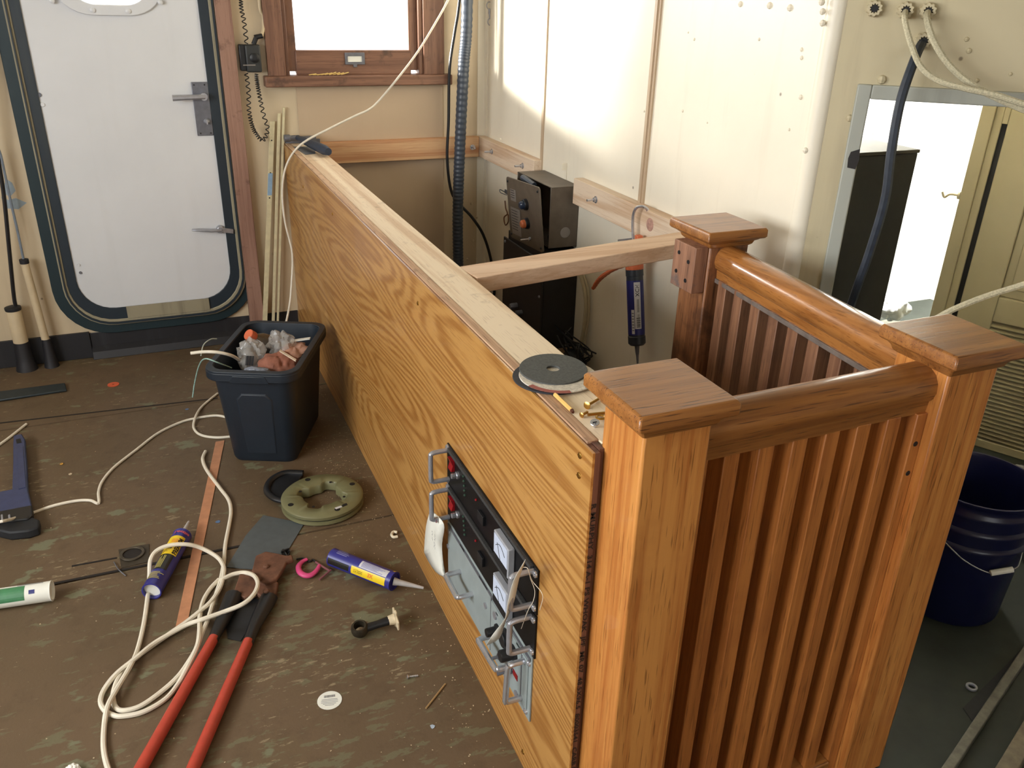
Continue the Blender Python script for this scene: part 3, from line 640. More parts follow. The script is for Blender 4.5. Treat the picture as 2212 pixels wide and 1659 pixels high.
for y, z in ((.022, -.075), (-.022, -.088), (.026, -.125), (-.018, -.138)): build('screw_hole', MB(KR).lathe([(.0055, 0), (.005, .0012)], (NC[0] - .0965, NC[1] - .004 + y, CAP + z), (-1, 0, 0), 12), M_INK, bl)

# ------------------------------------------------------------------ electrical boxes on the side wall
t = thing('control_box', (1.35, 2.82, .585), 'brown grey steel control box with a lid hanging ajar on the side wall', 'control box')
x0, x1, y0, y1, z0, z1 = 1.290, XS - .001, 2.665, 2.965, .575, .795
m = MB(); m.box((x0 + .004, y0, z0), (x1, y1, z0 + .004)).box((x0 + .004, y0, z1 - .004), (x1, y1, z1)).box((x0, y0, z0), (x1, y0 + .004, z1)).box((x0, y1 - .004, z0), (x1, y1, z1)).box((x1 - .004, y0, z0), (x1, y1, z1))
build('body', m, M_BROWNBOX, t, bevel=.002)
lid = Vec((1.255, 2.80, .675)); lu = Vec((-.10, .02, 1)).normalized(); lv = Vec((0.02, 1, -.07)).normalized(); lnn = lv.cross(lu)   # lid frame: height, width, face
if lnn.x > 0: lnn = -lnn
def lp(a, b, d=0): return lid + lv * a + lu * b + lnn * d
m = MB(); hw, hh, r = .158, .118, .014
poly = []
for cx, cz, a0 in ((hw - r, -hh + r, -90), (hw - r, hh - r, 0), (-hw + r, hh - r, 90), (-hw + r, -hh + r, 180)):
    for k in range(5):
        a = math.radians(a0 + 22.5 * k); poly.append(lp(cx + r * math.cos(a), cz + r * math.sin(a)))
m.prism(poly, lnn * .005); ld = build('lid', m, M_BROWNBOX, t, bevel=.001)
for (a, b, ww, hh_) in ((.095, .055, .027, .022), (.085, -.045, .046, .052)):
    g = MB().prism([lp(a + ww, b - hh_, .0055), lp(a + ww, b + hh_, .0055), lp(a - ww, b + hh_, .0055), lp(a - ww, b - hh_, .0055)], lnn * .0006)
    lb = build('label_plate', g, M_LABEL, ld); g = MB()
    for q in range(4 if hh_ < .03 else 8):
        zz = b + hh_ * .8 - q * hh_ * (1.6 / (4 if hh_ < .03 else 8)); g.prism([lp(a + ww * .85, zz - .0012, .0062), lp(a + ww * .85, zz + .0012, .0062), lp(a - ww * random.uniform(.3, .85), zz + .0012, .0062), lp(a - ww * .3, zz - .0012, .0062)], lnn * .0003)
    build('print_line', g, M_INK, lb)
for (a, b, mt, lab) in ((-.030, .040, plain('blue_knob', (40, 52, 70), .2), 'dark blue push knob'), (-.030, -.030, plain('orange_lens', (196, 108, 66), .3), 'orange lamp lens')):
    k = MB().lathe([(.021, .005), (.020, .016), (.018, .018)], lp(a, b), lnn, 18); kb = build('knob_bezel', k, M_BLACK, ld)
    tag(build('knob', MB().lathe([(.016, .016), (.015, .028), (.010, .033)], lp(a, b), lnn, 18), mt, ld), lab)
k = MB().lathe([(.007, .005), (.006, .012)], lp(-.045, -.086), lnn, 10).tube([lp(-.045, -.086, .01), lp(-.015, -.092, .03)], [.003, .004], 8); build('toggle_switch', k, M_STEEL, ld)
for a in (-1, 1):
    for b in (-1, 1): build('lid_screw', MB().ball(lp(a * .142, b * .102, .0055), .005, 8), M_BLACK, ld)
build('knockout_disc', MB().lathe([(.020, 0), (.019, .001)], (1.355, y0 - .0002, .630), (0, -1, 0), 18), M_LABEL, t)
build('coil', MB().tube([(1.285, 2.90, .785), (1.287, 2.80, .775)], .012, 10), M_GREYHOSE, t)
t = thing('junction_box', (1.33, 2.83, .17), 'black junction box on the side wall below the brown control box', 'junction box')
m = MB(); m.box((1.268, 2.645, .185), (XS - .001, 2.985, .566)); build('body', m, M_DKBOX, t, bevel=.002)
m = MB(); m.box((1.258, 2.640, .165), (1.265, 3.01, .535)); ld = build('front_plate', m, M_DKBOX, t, bevel=.002)
for y, z in ((2.655, .40), (2.655, .24), (2.99, .52), (2.99, .35), (2.99, .2), (2.655, .52)): build('plate_screw', MB().ball((1.257, y, z), .006, 8), M_DKSTEEL, ld)
build('gland', MB().lathe([(.013, 0), (.013, .02), (.010, .03)], (1.258, 2.86, .295), (-1, 0, 0), 8), M_DKSTEEL, t); build('gland', MB().lathe([(.010, 0), (.010, .026)], (1.258, 2.81, .285), (-1, 0, 0), 8), M_DKSTEEL, t)
single('cable', MB().tube(spline([(1.33, 2.70, .578), (1.335, 2.735, .60)], 2), .016, 12).tube(spline([(1.34, 2.93, .61), (1.335, 2.935, .565)], 2), .010, 10), M_BLACK, 'black rubber glands joining the control box to the junction box', 'cable gland')
def wire(nm, pts, r, mat, label, cat='cable', k=8, n=8, flat=1.0, group=None):
    return single(nm, MB().tube(spline(pts, k), r, n, flat=flat), mat, label, cat, group)
M_TANC = plain('tan_cable_jacket', (172, 160, 132), .55, var=.06)
wire('cable', [atx(1254, 592, 1.385), atx(1262, 620, 1.385), atx(1266, 660, 1.385), atx(1262, 710, 1.385), atx(1255, 750, 1.385), atx(1250, 790, 1.385)], .0085, M_TANC, 'cream cable running down the side wall beside the junction box')
wire('cable', [atx(1260, 590, 1.378), atx(1271, 630, 1.378), atx(1272, 680, 1.378), atx(1266, 720, 1.378), atx(1262, 760, 1.378)], .004, M_TANC, 'thin olive cable beside the thicker cream cable on the side wall')
single('angle_bracket', MB().box((XS - .003, 2.775, .775), (XS - .0005, 2.825, .855)).box((XS - .02, 2.775, .83), (XS - .003, 2.779, .855)).lathe([(.006, .003), (.005, .006)], (XS, 2.80, .835), (-1, 0, 0), 8), M_SIDE, 'small painted bracket on the side wall above the control box', 'bracket', bevel=.001)
p = atx(1096, 416, XS - .001)
single('wire_hook', MB().box((XS - .006, p.y - .03, p.z - .006), (XS - .001, p.y + .02, p.z + .010)).tube(spline([p + Vec((-.006, .02, 0)), p + Vec((-.03, .012, .012)), p + Vec((-.035, -.01, .004)), p + Vec((-.01, -.02, -.006))], 5), .002, 6), M_DKSTEEL, 'bent brown metal clip on the wall below the corner ledger board', 'clip')
p = atx(1096, 462, XS - .012)
single('wire_stub', MB().tube(spline([p + Vec((0, .03, .05)), p + Vec((0, .02, .02)), p, p + Vec((-.004, .025, -.02)), p + Vec((0, .03, -.045)), p + Vec((-.004, .005, -.05)), p + Vec((0, -.012, -.03)), p + Vec((0, -.008, 0))], 5), .003, 6), plain('copper_brown_wire', (110, 72, 44), .5), 'coiled brown wire end sticking out of the side wall', 'wire')
p = atx(1242, 742, 1.34)
m = MB(); random.seed(11)
for k in range(14):
    a = random.uniform(0, 2 * PI); q = p + Vec((random.uniform(-.03, .03), random.uniform(-.06, .06), -.06)); m.tube(spline([q, q + Vec((random.uniform(-.03, .02), random.uniform(-.08, .08), .05)), q + Vec((random.uniform(-.05, .02), random.uniform(-.14, .14), random.uniform(.05, .10)))], 4), .003, 6)
m.ball(p + Vec((0, 0, -.08)), .07, 10, (.6, 1, .8))
single('wire_bundle', m, M_BLACK, 'tangle of black wire ends at the foot of the side wall', 'wires')

# corrugated hose, thin black cable, snap hook
pts = [(1.272, 3.48, 2.28), aty(1009, 0, 3.48), aty(1001, 150, 3.48), aty(993, 330, 3.48), aty(989, 460, 3.48), aty(990, 570, 3.48), aty(994, 640, 3.48), (1.24, 3.47, GZ)]
c = spline(pts, 60); m = MB(); m.tube(c, [.0225 + (.0016 if i % 4 < 2 else 0) for i in range(len(c))], 16)
single('corrugated_hose', m, M_GREYHOSE, 'thick grey corrugated hose rising in the back corner', 'hose', sharp=60)
pts = [(1.30, 3.53, 2.28), aty(1015, -250, 3.53), aty(1003, -100, 3.53), aty(990, 20, 3.53), aty(982, 70, 3.53), aty(971, 150, 3.53), aty(969, 260, 3.53), aty(966, 340, 3.53), aty(974, 410, 3.53), aty(992, 440, 3.52), aty(1020, 470, 3.5), aty(1045, 510, 3.48), aty(1062, 570, 3.46), aty(1066, 640, 3.44), (1.30, 3.42, GZ)]
wire('cable', pts, .0065, M_BLACK, 'thin black cable looping beside the grey corrugated hose')
t = thing('snap_hook', aty(1057, 52, YB - .05), 'small steel snap hook hanging near the top of the back corner', 'hook')
m = MB(); c0 = aty(1057, 12, YB - .05); m.tube([c0 + Vec((.012 * math.cos(a * PI / 6), 0, .014 * math.sin(a * PI / 6))) for a in range(12)], .0022, 8, closed=True); build('ring', m, M_ALU, t)
m = MB(); c1 = aty(1057, 30, YB - .05); c2 = aty(1058, 47, YB - .05); m.tube([aty(1057, 20, YB - .05), c1], .005, 8); m.tube([c1, c2 + Vec((0, 0, .01))], .003, 8); m.tube([c2 + Vec((.009 * math.cos(a * PI / 6), 0, .013 * math.sin(a * PI / 6))) for a in range(12)], .0025, 8, closed=True); build('hook', m, M_ALU, t)
build('cord', MB().tube([c0 + Vec((0, 0, .014)), c0 + Vec((0, 0.03, .9))], .0015, 6), M_CABLE, t)

# caulking gun hooked on the ledger
t = thing('caulking_gun', atx(1377, 790, 1.345), 'orange handled caulking gun with a dark blue tube hanging on the side wall ledger', 'caulking gun')
G = 1.340
R_ = lambda px, py: atx(px, py, G)
build('plunger_rod', MB().tube(spline([atx(1402, 463, 1.375), atx(1398, 452, 1.368), atx(1388, 446, 1.352), atx(1375, 449, G), R_(1368, 465), R_(1367, 490), R_(1368, 520), R_(1370, 575)], 6), .0045, 10), M_STEEL, t)
M_ORANGE = plain('orange_plastic', (212, 112, 72), .4, var=.06)
ax0, ax1 = R_(1370, 566), R_(1376, 745); ax = (ax1 - ax0).normalized(); Lb = (ax1 - ax0).length
build('thumb_catch', MB().bar(R_(1338, 519), R_(1366, 516), (0, 0, .003), (.006, 0, 0)), M_STEEL, t)
hd = MB().lathe([(.024, -.012), (.028, 0), (.028, .022), (.024, .028)], ax0, ax, 18); hd.bar(R_(1380, 508), R_(1382, 566), (.010, 0, 0), (0, .009, 0)); build('yoke', hd, M_ORANGE, t, bevel=.002)
tr = MB(); c = spline([R_(1352, 572), R_(1325, 583), R_(1305, 596), R_(1292, 608), R_(1282, 622)], 5); tr.tube(c, [.011, .010, .011, .0075, .010, .0085, .009, .0075, .009, .0075, .009, .0075, .009, .0075, .009, .0075, .009, .0075, .009, .0075, .009][:len(c)], 8, flat=.6)
build('trigger', tr, M_ORANGE, t)
tr = MB(); c = spline([R_(1350, 566), R_(1328, 578), R_(1300, 596), R_(1286, 612), R_(1281, 624)], 5); tr.tube(c, .005, 8); build('trigger', tr, M_ORANGE, t)
bar_ = MB().lathe([(.0275, .022), (.0275, .042), (.026, .043), (.026, Lb - .03), (.0275, Lb - .028), (.0275, Lb - .006), (.022, Lb)], ax0, ax, 28); b_ = build('barrel', bar_, plain('dark_slate_barrel', (44, 50, 58), .35), t)
# printed tube label wrapped on the barrel
uu = (EYE - ax0); uu = (uu - ax * uu.dot(ax)).normalized(); vv = ax.cross(uu)
def cyl(a, h, r): return ax0 + ax * h + (uu * math.cos(a) + vv * math.sin(a)) * r
def patch(mb, a0, a1, h0, h1, r, n=10):
    for k in range(n):
        p, q = a0 + (a1 - a0) * k / n, a0 + (a1 - a0) * (k + 1) / n; mb.add([cyl(p, h0, r), cyl(q, h0, r), cyl(q, h1, r), cyl(p, h1, r)], [(0, 1, 2, 3)])
    return mb
M_NAVY = plain('navy_label', (38, 42, 110), .35, var=.08); M_WLAB = plain('white_label', (200, 200, 204), .45, var=.04)
H0, H1 = .055, Lb - .035
build('label', patch(MB(), -2.2, 2.2, H0, H1, .0264, 28), M_NAVY, b_, fixn=False)
sgn = 1 if vv.dot(RT) > 0 else -1
build('label_panel', patch(MB(), sgn * -.15, sgn * .62, H0 + .005, H1 - .02, .0267), M_WLAB, b_, fixn=False)
build('label_panel', patch(MB(), sgn * -.55, sgn * -.2, H0 + .09, H1 - .004, .0267), M_WLAB, b_, fixn=False)
tx = MB()
def warp(h0, a0, sg): return lambda x, y: cyl(a0 + sg * y / .027, h0 + x, .0269)
tx.text('HDX', .017, (0, 0, 0), (1, 0, 0), (0, 1, 0), warp=warp(H0 + .012, sgn * .02, sgn), bold=.0002)
for k, hh_ in enumerate((.058, .058, .058, .105, .105)):
    for q in range(12): patch(tx, sgn * (.34 - .09 * k if k < 3 else .34 - .14 * (k - 3)), sgn * (.40 - .09 * k if k < 3 else .40 - .14 * (k - 3)), H0 + hh_ + q * .0034, H0 + hh_ + q * .0034 + .0022, .0269, 2)
for k in range(9): patch(tx, sgn * .05, sgn * .5, H1 - .055 + k * .0035, H1 - .055 + k * .0035 + (.0012 if k % 2 else .0022), .0269, 4)
for k in range(7): patch(tx, sgn * -.5, sgn * -.25, H0 + .1 + k * .009, H0 + .1 + k * .009 + .002, .0269, 3)
build('lettering', tx, M_INK, b_, fixn=False)
build('nozzle', MB().lathe([(.008, 0), (.0065, .022), (.0045, .035), (.003, .06)], ax1, ax, 12), M_DKSTEEL, t)
# ------------------------------------------------------------------ things on the partition top
def disc(c, r, h, mat, label, tilt=(0, 0, 1), hole=.011, rim=None, group=None):
    c = Vec(c); u = Vec(tilt).normalized(); a = u.orthogonal().normalized(); b = u.cross(a); N = 48
    L = lambda rr_: [c + (a * math.cos(2 * PI * k / N) + b * math.sin(2 * PI * k / N)) * rr_ for k in range(N)]
    return tag(build('cutting_disc', MB().ringslab(L(r), L(hole), u * h), mat, bevel=.0006), label, 'disc', group)
def disc_mat(name, base, ring=None):
    return plain(name, base, .75, var=.25, scale=220, bump=.25)
DZ = PT + .0008
D1 = atz(1204, 812, DZ)
disc(atz(1192, 816, DZ), .0665, .0028, disc_mat('dark_blue_disc', (44, 44, 50)), 'dark blue disc lowest in the pile of discs on the partition top', group='cutting discs')
dd = disc(atz(1206, 813, DZ + .003), .0665, .0022, disc_mat('white_paper_disc', (206, 198, 184)), 'white labelled disc in the middle of the pile on the partition top', group='cutting discs')
m = MB(); cc = atz(1206, 813, DZ + .0053)
for k in range(40):
    a = 3.4 + k * .03; b = a + .03
    m.add([cc + Vec((math.cos(x), math.sin(x), .0)) * r for x, r in ((a, .0655), (b, .0655), (b, .055), (a, .055))], [(0, 1, 2, 3)])
WMd = tag(build('red_band', m, plain('disc_red_print', (150, 70, 58), .6), dd, fixn=False), 'red printed band')
m = MB()
for k in range(16): a = -1.2 + k * .035; m.add([cc + Vec((math.cos(x), math.sin(x), .0001)) * r for x, r in ((a, .0625), (a + .022, .0625), (a + .022, .059), (a, .059))], [(0, 1, 2, 3)])
build('disc_print', m, M_GREYINK, dd, fixn=False)
disc(atz(1195, 799, DZ + .0065), .0580, .0032, disc_mat('grey_abrasive', (78, 80, 78)), 'grey worn cutting disc on top of the pile on the partition', (-.02, -.035, 1), group='cutting discs')
def pen(p, q, r, mat): return MB().tube([p, q], r, 6)
z_ = PT + .004
t = thing('pencil_stub', atz(1218, 872, PT), 'short yellow stick with a dark broken end on the partition top', 'pencil')
build('shaft', MB().tube([atz(1199, 852, z_), atz(1235, 886, z_)], .0034, 6), plain('yellow_paint', (232, 190, 110), .35), t)
build('broken_end', MB().tube([atz(1234, 885, z_), atz(1238, 891, z_ - .0008)], [.0034, .0025], 6), plain('dark_red_brown', (84, 40, 22), .6), t)
def screw(p, q, label, mat, head=.0062, group='loose screws on the partition top'):
    p, q = Vec(p), Vec(q); d = (q - p).normalized(); L = (q - p).length
    t = thing('wood_screw', p, label, 'screw', group)
    m = MB(); n = int(L / .0022)
    m.lathe([(.0018 + (.0008 if i % 2 else 0), .003 + (L - .006) * i / n) for i in range(n + 1)] + [(.0004, L)], p, d, 8); build('shank', m, mat, t)
    m = MB().lathe([(head * .55, -.0012), (head, 0), (head * .9, .0014), (.0022, .0045)], p, d, 14); build('head', m, mat, t); return t
screw(atz(1268, 876, PT + .006), atz(1294, 861, PT + .003), 'brass screw pointing away beside the near post cap', M_BRASS)
screw(atz(1256, 897, PT + .005), atz(1271, 889, PT + .006), 'shortest brass screw lying beside the eye hook', M_BRASS, .0046)
t = thing('eye_hook', atz(1290, 895, PT), 'brass screw eye lying against the near newel post', 'hook')
build('shank', MB().tube([atz(1270, 896, PT + .0055), atz(1306, 892, PT + .004)], .0026, 8), M_BRASS, t)
e0 = atz(1297, 901, PT + .004); build('eye', MB().tube([e0 + Vec((.0065 * math.cos(a * PI / 6), .0065 * math.sin(a * PI / 6), 0)) for a in range(12)], .0018, 6, closed=True), M_BRASS, t)
t = thing('wood_screw', atz(1285, 914, PT), 'silver screw standing head up on the partition top', 'screw', 'loose screws on the partition top')
h0 = atz(1285, 913, PT + .010); m = MB().lathe([(.0022, -.010), (.0026, -.003), (.0070, -.0008), (.0072, .0006), (.0066, .0012)], h0, (-.25, -.35, 1), 16); build('head', m, M_STEEL, t)
m = MB()
for q in ((1, 0), (0, 1)): m.bar(h0 + Vec((-.0035 * q[0] - .0004, -.0035 * q[1] - .0006, .0014 + .001 * q[1])), h0 + Vec((.0035 * q[0] - .0004, .0035 * q[1] - .0006, .0014 - .001 * q[1])), Vec((q[1], q[0], 0)) * .0007, (0, 0, .0005))
build('cross_slot', m, M_INK, t)
# hammer, square and grey blade at the far end
t = thing('hammer', atz(660, 318, PT), 'hammer with a dark blue grip lying on the far end of the partition', 'hammer')
hz = PT + .030; M_GRIP = plain('dark_blue_grip', (46, 56, 72), .5, var=.15, scale=60)
p0, p1 = Vec((.572, 3.535, hz)), Vec((.634, 3.245, PT + .021))
c = spline([p0, p0.lerp(p1, .35), p1], 6); build('grip', MB().tube(c, [.011, .011, .012, .013, .014, .0145, .015, .016, .017, .018, .0185, .0188, .014], 12), M_GRIP, t)
hd = MB(); a_ = Vec((.52, 3.555, hz - .003)); hd.lathe([(.013, 0), (.0145, .004), (.0145, .022), (.010, .028), (.011, .06)], a_, (1, .06, 0), 14); hd.bar(a_ + Vec((.055, 0, -.004)), a_ + Vec((.13, .02, -.006)), (0, .010, 0), (0, 0, .009)); build('head', hd, M_DKSTEEL, t, bevel=.001)
m = MB(); q = [(.545, 3.50, PT + .0006), (.628, 3.48, PT + .0006), (.600, 3.33, PT + .0006), (.560, 3.32, PT + .0006)]
single('scraper_blade', MB().prism(q, (0, 0, .002)), plain('grey_blade', (120, 126, 132), .4, .6), 'flat grey blade lying under the hammer grip', 'scraper')
single('steel_bar', MB().bar((.53, 3.595, PT + .008), (.668, 3.585, PT + .008), (0, .005, 0), (0, 0, .0075)), M_DKSTEEL, 'dark steel bar against the back wall behind the hammer', 'bar', bevel=.001)
# white wire draped from above
pts = [aty(x, y, 3.28) for x, y in ((1082, -300), (1050, -180), (1008, -80))] + [aty(x, y, 3.30) for x, y in ((968, 0), (945, 42), (905, 108), (860, 168))] + [aty(x, y, 3.34) for x, y in ((818, 218), (796, 237), (768, 250), (715, 276))] + [aty(660, 305, 3.36), aty(632, 332, 3.37), aty(615, 370, 3.37), aty(610, 420, 3.37), aty(616, 480, 3.36), aty(631, 545, 3.35), aty(630, 610, 3.33), aty(622, 678, 3.28)] + [(.33, 3.12, .006), (.28, 2.95, .006)]
wire('cable', pts, .0042, M_CABLE, 'white cable draped from the top corner over the hammer to the floor', k=10)

# ------------------------------------------------------------------ wall side things on the left
t = thing('radio_handset', (.42, YB - .05, 1.1), 'black handset box with coiled cords on the wall beside the window', 'handset')
m = MB(); m.box((.405, YB - .045, 1.105), (.462, YB - .001, 1.205)); build('body', m, plain('charcoal_case', (44, 46, 46), .5), t, bevel=.006, seg=3)
build('side_plate', MB().box((.384, YB - .035, 1.110), (.406, YB - .004, 1.205)), M_BLACK, t, bevel=.003)
build('dial', MB().lathe([(.018, 0), (.018, .008), (.010, .012), (.006, .012)], (.437, YB - .045, 1.158), (0, -1, 0), 16), M_BLACK, t)
tag(build('label_strip', MB().box((.392, YB - .0462, 1.130), (.438, YB - .0452, 1.134)), M_LABEL, t), 'pale strip')
build('plug', MB().tube([(.440, YB - .03, 1.205), (.452, YB - .03, 1.228)], .009, 10).tube([(.446, YB - .03, 1.230), (.476, YB - .03, 1.236)], .009, 10), M_BLACK, t)
def coil(path, R=.0072, r=.0021, turns=None, pitch=.016, dens=None):
    c = spline(path, 24); L = [0]
    for i in range(1, len(c)): L.append(L[-1] + (c[i] - c[i - 1]).length)
    out = []; ph = 0; prev = 0; S_ = 0
    for i in range(len(c)):
        out.append((c[i], L[i]))
    pts = []; tot = L[-1]; N = int(tot / .0016); ph = 0; j = 0
    for i in range(N + 1):
        s = tot * i / N
        while j < len(L) - 2 and L[j + 1] < s: j += 1
        f = (s - L[j]) / max(1e-9, L[j + 1] - L[j]); p = c[j].lerp(c[j + 1], f); d = (c[j + 1] - c[j]).normalized()
        u = d.cross(Vec((0, 1, 0))); u = u.normalized() if u.length > .1 else Vec((1, 0, 0)); v = d.cross(u)
        pt_ = pitch * (1 + .55 * math.sin(s * 22)) if dens is None else dens(s / tot)
        ph += 2 * PI * (tot / N) / max(.004, pt_); pts.append(p + u * R * math.cos(ph) + v * R * .8 * math.sin(ph))
    return MB().tube(pts, r, 5)
yk = YB - .045
A = lambda x, y: aty(x, y, yk)
tag(build('coiled_cord', coil([aty(518, -150, yk), A(520, 0), A(527, 45), A(533, 95)]), M_BLACK, t), 'cord rising to the deckhead')
tag(build('coiled_cord', coil([A(532, 158), A(537, 200), A(538, 240), A(548, 280), A(567, 303), A(578, 280), A(570, 250), A(560, 205), A(553, 160)]), M_BLACK, t), 'cord hanging in a loop below')
wire('cable', [aty(560, -200, YB - .012), aty(560, 0, YB - .012), aty(568, 35, YB - .012), aty(569, 60, YB - .02), aty(565, 78, YB - .03)], .0065, M_CONDUIT, 'cream cable coming down beside the window to the black handset box')
for (a, b, w_, lab) in (((588, 262), (572, 700), .010, 'widest slim metal strip leaning beside the reddish upright board, with a blue mark'), ((603, 245), (590, 700), .006, 'middle slim metal strip leaning behind the pale marked strip'), ((613, 232), (600, 700), .0045, 'tallest and thinnest metal strip leaning in the corner by the partition')):
    p, q = aty(*a, YB - .014), aty(*b, YB - .045); q = p + (q - p) * ((p.z - .002) / (p.z - q.z))
    bs = tag(build('metal_strip', MB().bar(p, q, (w_, 0, 0), (0, .0035, 0)), plain('pale_strip_paint', (206, 196, 160), .5, var=.1), bevel=.0008), lab, 'metal strip', 'leaning metal strips')
    if w_ > .008:
        m = MB(); f = .27; c_ = p.lerp(q, f); d_ = (q - p).normalized(); m.bar(c_ - d_ * .045 + Vec((0, -.0038, 0)), c_ + d_ * .045 + Vec((0, -.0038, 0)), (w_ * .9, 0, 0), (0, .0004, 0)); tag(build('blue_mark', m, plain('sky_blue_paint', (140, 170, 196), .5), bs), 'pale blue paint mark')
        for f in (.08, .22, .33): build('screw_hole', MB().lathe([(.003, 0), (.003, .0006)], p.lerp(q, f) + Vec((0, -.0036, 0)), (0, -1, 0), 8), M_INK, bs)
# conduits at far left
t = thing('conduit_stub', (-.56, YB - .05, 0), 'short fat cream conduit stub against the wall left of the door', 'conduit', 'conduits left of the door')
yc = YB - .05
build('pipe', MB().lathe([(.0265, .112), (.0265, .255), (.024, .262)], (-.560, yc, 0), (0, 0, 1), 20), M_CONDUIT, t)
tag(build('base_sleeve', MB().lathe([(.040, 0), (.034, .03), (.030, .05), (.0275, .118)], (-.560, yc, 0), (0, 0, 1), 20), M_COAM, t), 'black painted foot')
build('collar', MB().lathe([(.028, .250), (.029, .254), (.029, .262), (.018, .266)], (-.560, yc, 0), (0, 0, 1), 20), M_RUBBER, t)
t = thing('conduit_stub', (-.48, YB - .05, 0), 'tall slim cream conduit stub beside the outer door band', 'conduit', 'conduits left of the door')
build('pipe', MB().tube([(-.474, yc, .112), (-.486, yc, .435)], .0145, 16), M_CONDUIT, t)
tag(build('base_sleeve', MB().lathe([(.028, 0), (.024, .02), (.020, .06), (.0165, .118)], (-.472, yc, 0), (0, 0, 1), 16), M_COAM, t), 'black painted foot')
build('collar', MB().lathe([(.016, .430), (.0165, .435), (.0165, .446), (.010, .448)], (-.486, yc, 0), (0, 0, 1), 16), M_RUBBER, t)
wire('cable', [(-.548, yc, .255), aty(30, 640, yc), aty(20, 540, yc), aty(8, 420, yc), aty(-6, 330, yc), aty(-20, 200, yc), aty(-40, -200, YB - .02)], .0072, M_BLACK, 'black cable entering the fat conduit stub left of the door')
wire('cable', [(-.487, yc, .44), aty(38, 500, yc), aty(22, 430, yc), aty(4, 345, yc), aty(-14, 260, yc), aty(-40, -100, YB - .02)], .0045, plain('slate_cable', (110, 120, 132), .5), 'grey cable entering the slim conduit stub left of the door')
m = MB(); 
for pts_ in ([(12, 385), (26, 395), (34, 412), (22, 425), (8, 418)], [(2, 425), (18, 432), (34, 428), (58, 438), (40, 452), (12, 450)]):
    m.prism([aty(x, y, YB - .0008) for x, y in pts_], (0, .0007, 0))
struct('trim_9', m, plain('faded_blue_paint', (146, 160, 170), .5, var=.1), 'faded blue paint patch on the wall left of the door', 'paint patch')

# ------------------------------------------------------------------ tote bin with rubbish
t = thing('tote_bin', (.27, 2.64, 0), 'dark blue grey plastic tote bin full of rubbish beside the partition', 'bin')
A_ = math.radians(-24.3); ex = Vec((math.cos(A_), math.sin(A_), 0)); ey = Vec((-math.sin(A_), math.cos(A_), 0)); TC = Vec((.281, 2.652, 0)); TH = .34
def tl(hx, hy, r, z, n=6):
    out = []
    for cx, cy, a0 in ((hx - r, -hy + r, -90), (hx - r, hy - r, 0), (-hx + r, hy - r, 90), (-hx + r, -hy + r, 180)):
        for k in range(n + 1):
            a = math.radians(a0 + 90 * k / n); out.append(TC + ex * (cx + r * math.cos(a)) + ey * (cy + r * math.sin(a)) + Vec((0, 0, z)))
    return out
RISE = .035
M_TOTE = plain('dark_blue_grey_plastic', (27, 36, 46), .45, var=.08, scale=30)
m = MB(); m.loft([tl(.100, .165, .03, 0), tl(.106, .172, .035, .012), tl(.131, .203, .05, TH - .02), tl(.133, .206, .05, TH), tl(.127, .200, .046, TH), tl(.125, .197, .046, TH - .02), tl(.100, .166, .033, .015)]); build('tub', m, M_TOTE, t, sharp=50)
m = MB(); m.ringslab(tl(.147, .222, .055, TH - .03), tl(.132, .204, .05, TH - .03), (0, 0, .006)); m.ringslab(tl(.148, .223, .055, TH - .026), tl(.143, .218, .053, TH - .026), (0, 0, .022)); m.ringslab(tl(.147, .222, .055, TH - .006), tl(.128, .201, .046, TH - .006), (0, 0, .009)); build('rim', m, M_TOTE, t, bevel=.002)
m = MB(); f = lambda a, z, d: TC + ex * a - ey * ((.165 + (.203 - .165) * z / TH) + d) + Vec((0, 0, z))
m.loft([[f(a, z, .0005) for a, z in ((-.052, .03), (.052, .03), (.060, .24), (.040, .262), (-.040, .262), (-.060, .24))], [f(a, z, .007) for a, z in ((-.046, .035), (.046, .035), (.053, .237), (.036, .256), (-.036, .256), (-.053, .237))]]); build('raised_panel', m, M_TOTE, t, bevel=.002)
m = MB(); m.loft([[f(a, z, .012) for a, z in ((-.062, TH - .030), (.062, TH - .030), (.050, TH - .008), (-.050, TH - .008))], [f(a, z, .024) for a, z in ((-.062, TH - .034), (.062, TH - .034), (.050, TH - .008), (-.050, TH - .008))]]); build('lifting_lug', m, M_TOTE, t, bevel=.002)
def tp(a, b, z): return TC + ex * a + ey * b + Vec((0, 0, z + RISE))
def crumple(c, sx, sy, sz, seed, amp=.35, n=20, flat=False):
    rnd = random.Random(seed); m = MB(); k = [(Vec((rnd.gauss(0, 1), rnd.gauss(0, 1), rnd.gauss(0, 1))).normalized() * (rnd.uniform(2, 6) if _ < 9 else rnd.uniform(7, 14)), rnd.uniform(0, 6), rnd.uniform(.3, 1) if _ < 9 else .32) for _ in range(18)]; n = max(n, 44)
    loops = []
    for a in range(n // 2 + 1):
        th = PI * (a + .05) / (n / 2 + .1); L = []
        for b in range(n):
            d = Vec((math.sin(th) * math.cos(2 * PI * b / n), math.sin(th) * math.sin(2 * PI * b / n), -math.cos(th)))
            g = sum(w_ * abs(math.sin(v.dot(d) + p)) for v, p, w_ in k) / sum(x[2] for x in k); rr_ = 1 - amp + amp * 2 * (g - .5) + amp * .6
            L.append(Vec(c) + ex * d.x * sx * rr_ + ey * d.y * sy * rr_ + Vec((0, 0, d.z * sz * rr_)))
        loops.append(L)
    return m.loft(loops)
M_RAG = plain('rust_brown_rag', (138, 88, 70), .85, var=.25, scale=30, bump=.3); M_TRASH = plain('dark_rubbish', (52, 44, 36), .9, var=.5, scale=25, bump=.3)
def bag_mat(name):
    q = NT(name); q.b.inputs['Alpha'].default_value = .42; return q.done(srgb(196, 194, 190), .12, 0, .6)
